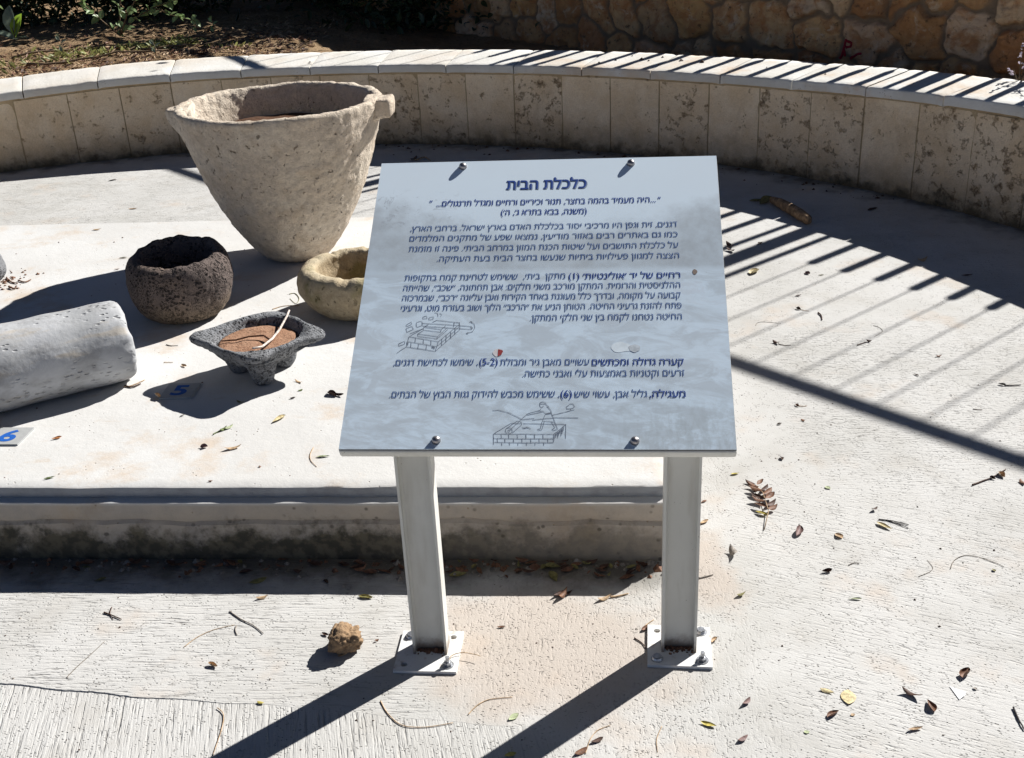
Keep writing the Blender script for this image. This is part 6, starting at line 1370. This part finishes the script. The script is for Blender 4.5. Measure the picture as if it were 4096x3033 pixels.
for st in branches:
    for k in range(len(st) - 1):
        a, b_ = Vector(st[k]), Vector(st[k + 1]); n_ = 10 if k else 4
        for _ in range(n_):
            t = r_.random(); p = a.lerp(b_, t); d = (b_ - a).normalized() + Vector((r_.gauss(0, .8), r_.gauss(0, .8), r_.gauss(0.1, .7)))
            s = r_.uniform(0.05, 0.08)
            LV.append((p, d, (r_.gauss(0.3, .6), r_.gauss(-0.2, .6), 1), s, s * 0.66))
plant('leafy_sapling', 'leafy green sapling with small round leaves spreading in the bed at upper left', B0, branches, [('foliage', F_GREEN, LV)], None)
B1 = Vector((-3.90, 9.55, 0.53))
plant('broadleaf_plant', 'broad leaved plant with one bright green leaf at the upper left frame edge', B1, [[B1, B1 + Vector((0, 0, .05)), B1 + Vector((0.0, -.02, .1))]],
      [('bright_leaf', F_BRIGHT, [(B1 + Vector((0.0, 0, .02)), (0.42, -.15, 1.0), (-0.35, -1, 0.3), 0.20, 0.105)]),
       ('grey_leaf', F_GREY, [(B1 + Vector((-.01, 0, .05)), (-.05, .1, 1), (-0.2, -1, 0.5), 0.22, 0.11), (B1 + Vector((0, 0, .02)), (0.15, .2, 1), (-0.5, -1, .2), 0.17, 0.09), (B1, (-.7, -.2, .5), (0, -.5, 1), 0.17, 0.07), (B1, (.6, -.4, .25), (0, 0, 1), 0.16, 0.06)])], None)
B2 = Vector((-4.02, 9.25, 0.52)); LV = []; LW = []
brs = [[B2, B2 + Vector((.02, 0, .14)), B2 + Vector((.03, .02, .30)), B2 + Vector((0, .03, .42))], [B2 + Vector((.02, 0, .14)), B2 + Vector((.1, .0, .24)), B2 + Vector((.13, 0, .33))]]
for st in brs:
    for k in range(len(st) - 1):
        for _ in range(9):
            p = Vector(st[k]).lerp(Vector(st[k + 1]), r_.random()); s = r_.uniform(.05, .09)
            LV.append((p, (r_.gauss(0, 1), r_.gauss(0, .6), r_.gauss(.3, .6)), (r_.gauss(0, .5), r_.gauss(-.2, .5), 1), s, s * .55))
plant('small_bush', 'small bush with yellow green leaves cut by the left frame edge', B2, brs, [('foliage', F_GREEN, LV)], None)
for i, (x, y, h, lab) in enumerate(((-3.2, 8.62, 0.13, 'pale seedling standing alone in the middle of the bed litter'), (-2.42, 8.28, 0.09, 'pale seedling growing right behind the coping'), (-2.17, 9.05, 0.12, 'seedling with green tuft at the edge of the bed shade'), (-2.32, 9.12, 0.09, 'bare forked seedling at the edge of the bed shade'))):
    b_ = Vector((x, y, surf(x, y)))
    plant('seedling', lab, b_, [[b_, b_ + Vector((.01, 0, h * .5)), b_ + Vector((0, 0, h))]], [('leaf', F_GREY if i < 2 else F_GREEN, [(b_ + Vector((0, 0, h * k_ / 5)), (cos(2.2 * k_), sin(2.2 * k_), .9), (-.2, -.6, 1), 0.055, 0.022) for k_ in range(1, 6)])], None, 'seedling', 0.003)
# pale leaved little plant at the right edge
B3 = pol(4.80, radians(31.0), 0.585); B3.z = 0.575; LV = []; brs = []
for k in range(7):
    d = Vector((r_.uniform(-.09, .2), r_.uniform(-.16, .06), r_.uniform(.05, .2))); brs.append([B3, B3 + d * .5 + Vector((0, 0, .04)), B3 + d])
    for _ in range(12):
        p = B3 + d * r_.uniform(.4, 1.05) + Vector((0, 0, .02)); LV.append((p, (r_.gauss(0, 1), r_.gauss(0, 1), r_.gauss(.3, .6)), (r_.gauss(0, .6), r_.gauss(0, .6), 1), r_.uniform(.015, .03), .011))
plant('pale_plant', 'little plant with tiny pale leaves behind the coping at the right frame edge', B3, brs, [('foliage', F_WHITE, LV)], None, 'plant', 0.003)

# dense dark shrubs shading the back of the bed
def shrub(c, rx, ry, h, n_, seed, label):
    r_ = random.Random(seed)
    root = empty('shrub', c, label, 'shrub', 'dark shrubs at the back of the bed')
    q = MB()
    for k in range(9):
        a = r_.uniform(0, 2 * pi); e = Vector((cos(a) * rx * .7, sin(a) * ry * .7, h * r_.uniform(.5, .9)))
        q.tube([Vector(c), Vector(c) + e * .4 + Vector((0, 0, h * .12)), Vector(c) + e], [0.022, 0.014, 0.005], 6)
    q.build('trunk', M_STEM, root)
    q = MB()
    cl = [(r_.uniform(-1, 1) * rx * .7, r_.uniform(-1, 1) * ry * .7, h * r_.uniform(.1, .85), r_.uniform(.18, .38)) for _ in range(34)]
    for _ in range(n_):
        u, v_, w_, s_ = r_.choice(cl)
        p = Vector(c) + Vector((u, v_, w_)) + Vector((r_.gauss(0, s_), r_.gauss(0, s_), r_.gauss(0, s_ * .7)))
        if p.z < c[2] + 0.02: p.z = c[2] + r_.uniform(0.02, .2)
        s = r_.uniform(.05, .10)
        lv(q, p, (r_.gauss(0, 1), r_.gauss(0, 1), r_.gauss(0, .7)), (r_.gauss(0, .6), r_.gauss(0, .6), 1), s, s * .5)
    q.build('crown', F_DARK, root, sharp='keep')
shrub((-4.6, 11.0, 0.5), 1.0, 0.6, 1.7, 5200, 1, 'dark shrub in deep shade at the far left of the bed')
shrub((-3.0, 11.0, 0.5), 1.0, 0.6, 1.7, 5200, 2, 'dark shrub in deep shade behind the leafy sapling')
shrub((-1.55, 11.1, 0.5), 0.8, 0.5, 1.5, 4200, 3, 'dark shrub in deep shade right of the leafy sapling, near the rubble wall')
shrub((-0.75, 10.05, 0.42), 0.62, 0.38, 1.5, 4200, 4, 'dark shrub against the far left end of the visible rubble wall')
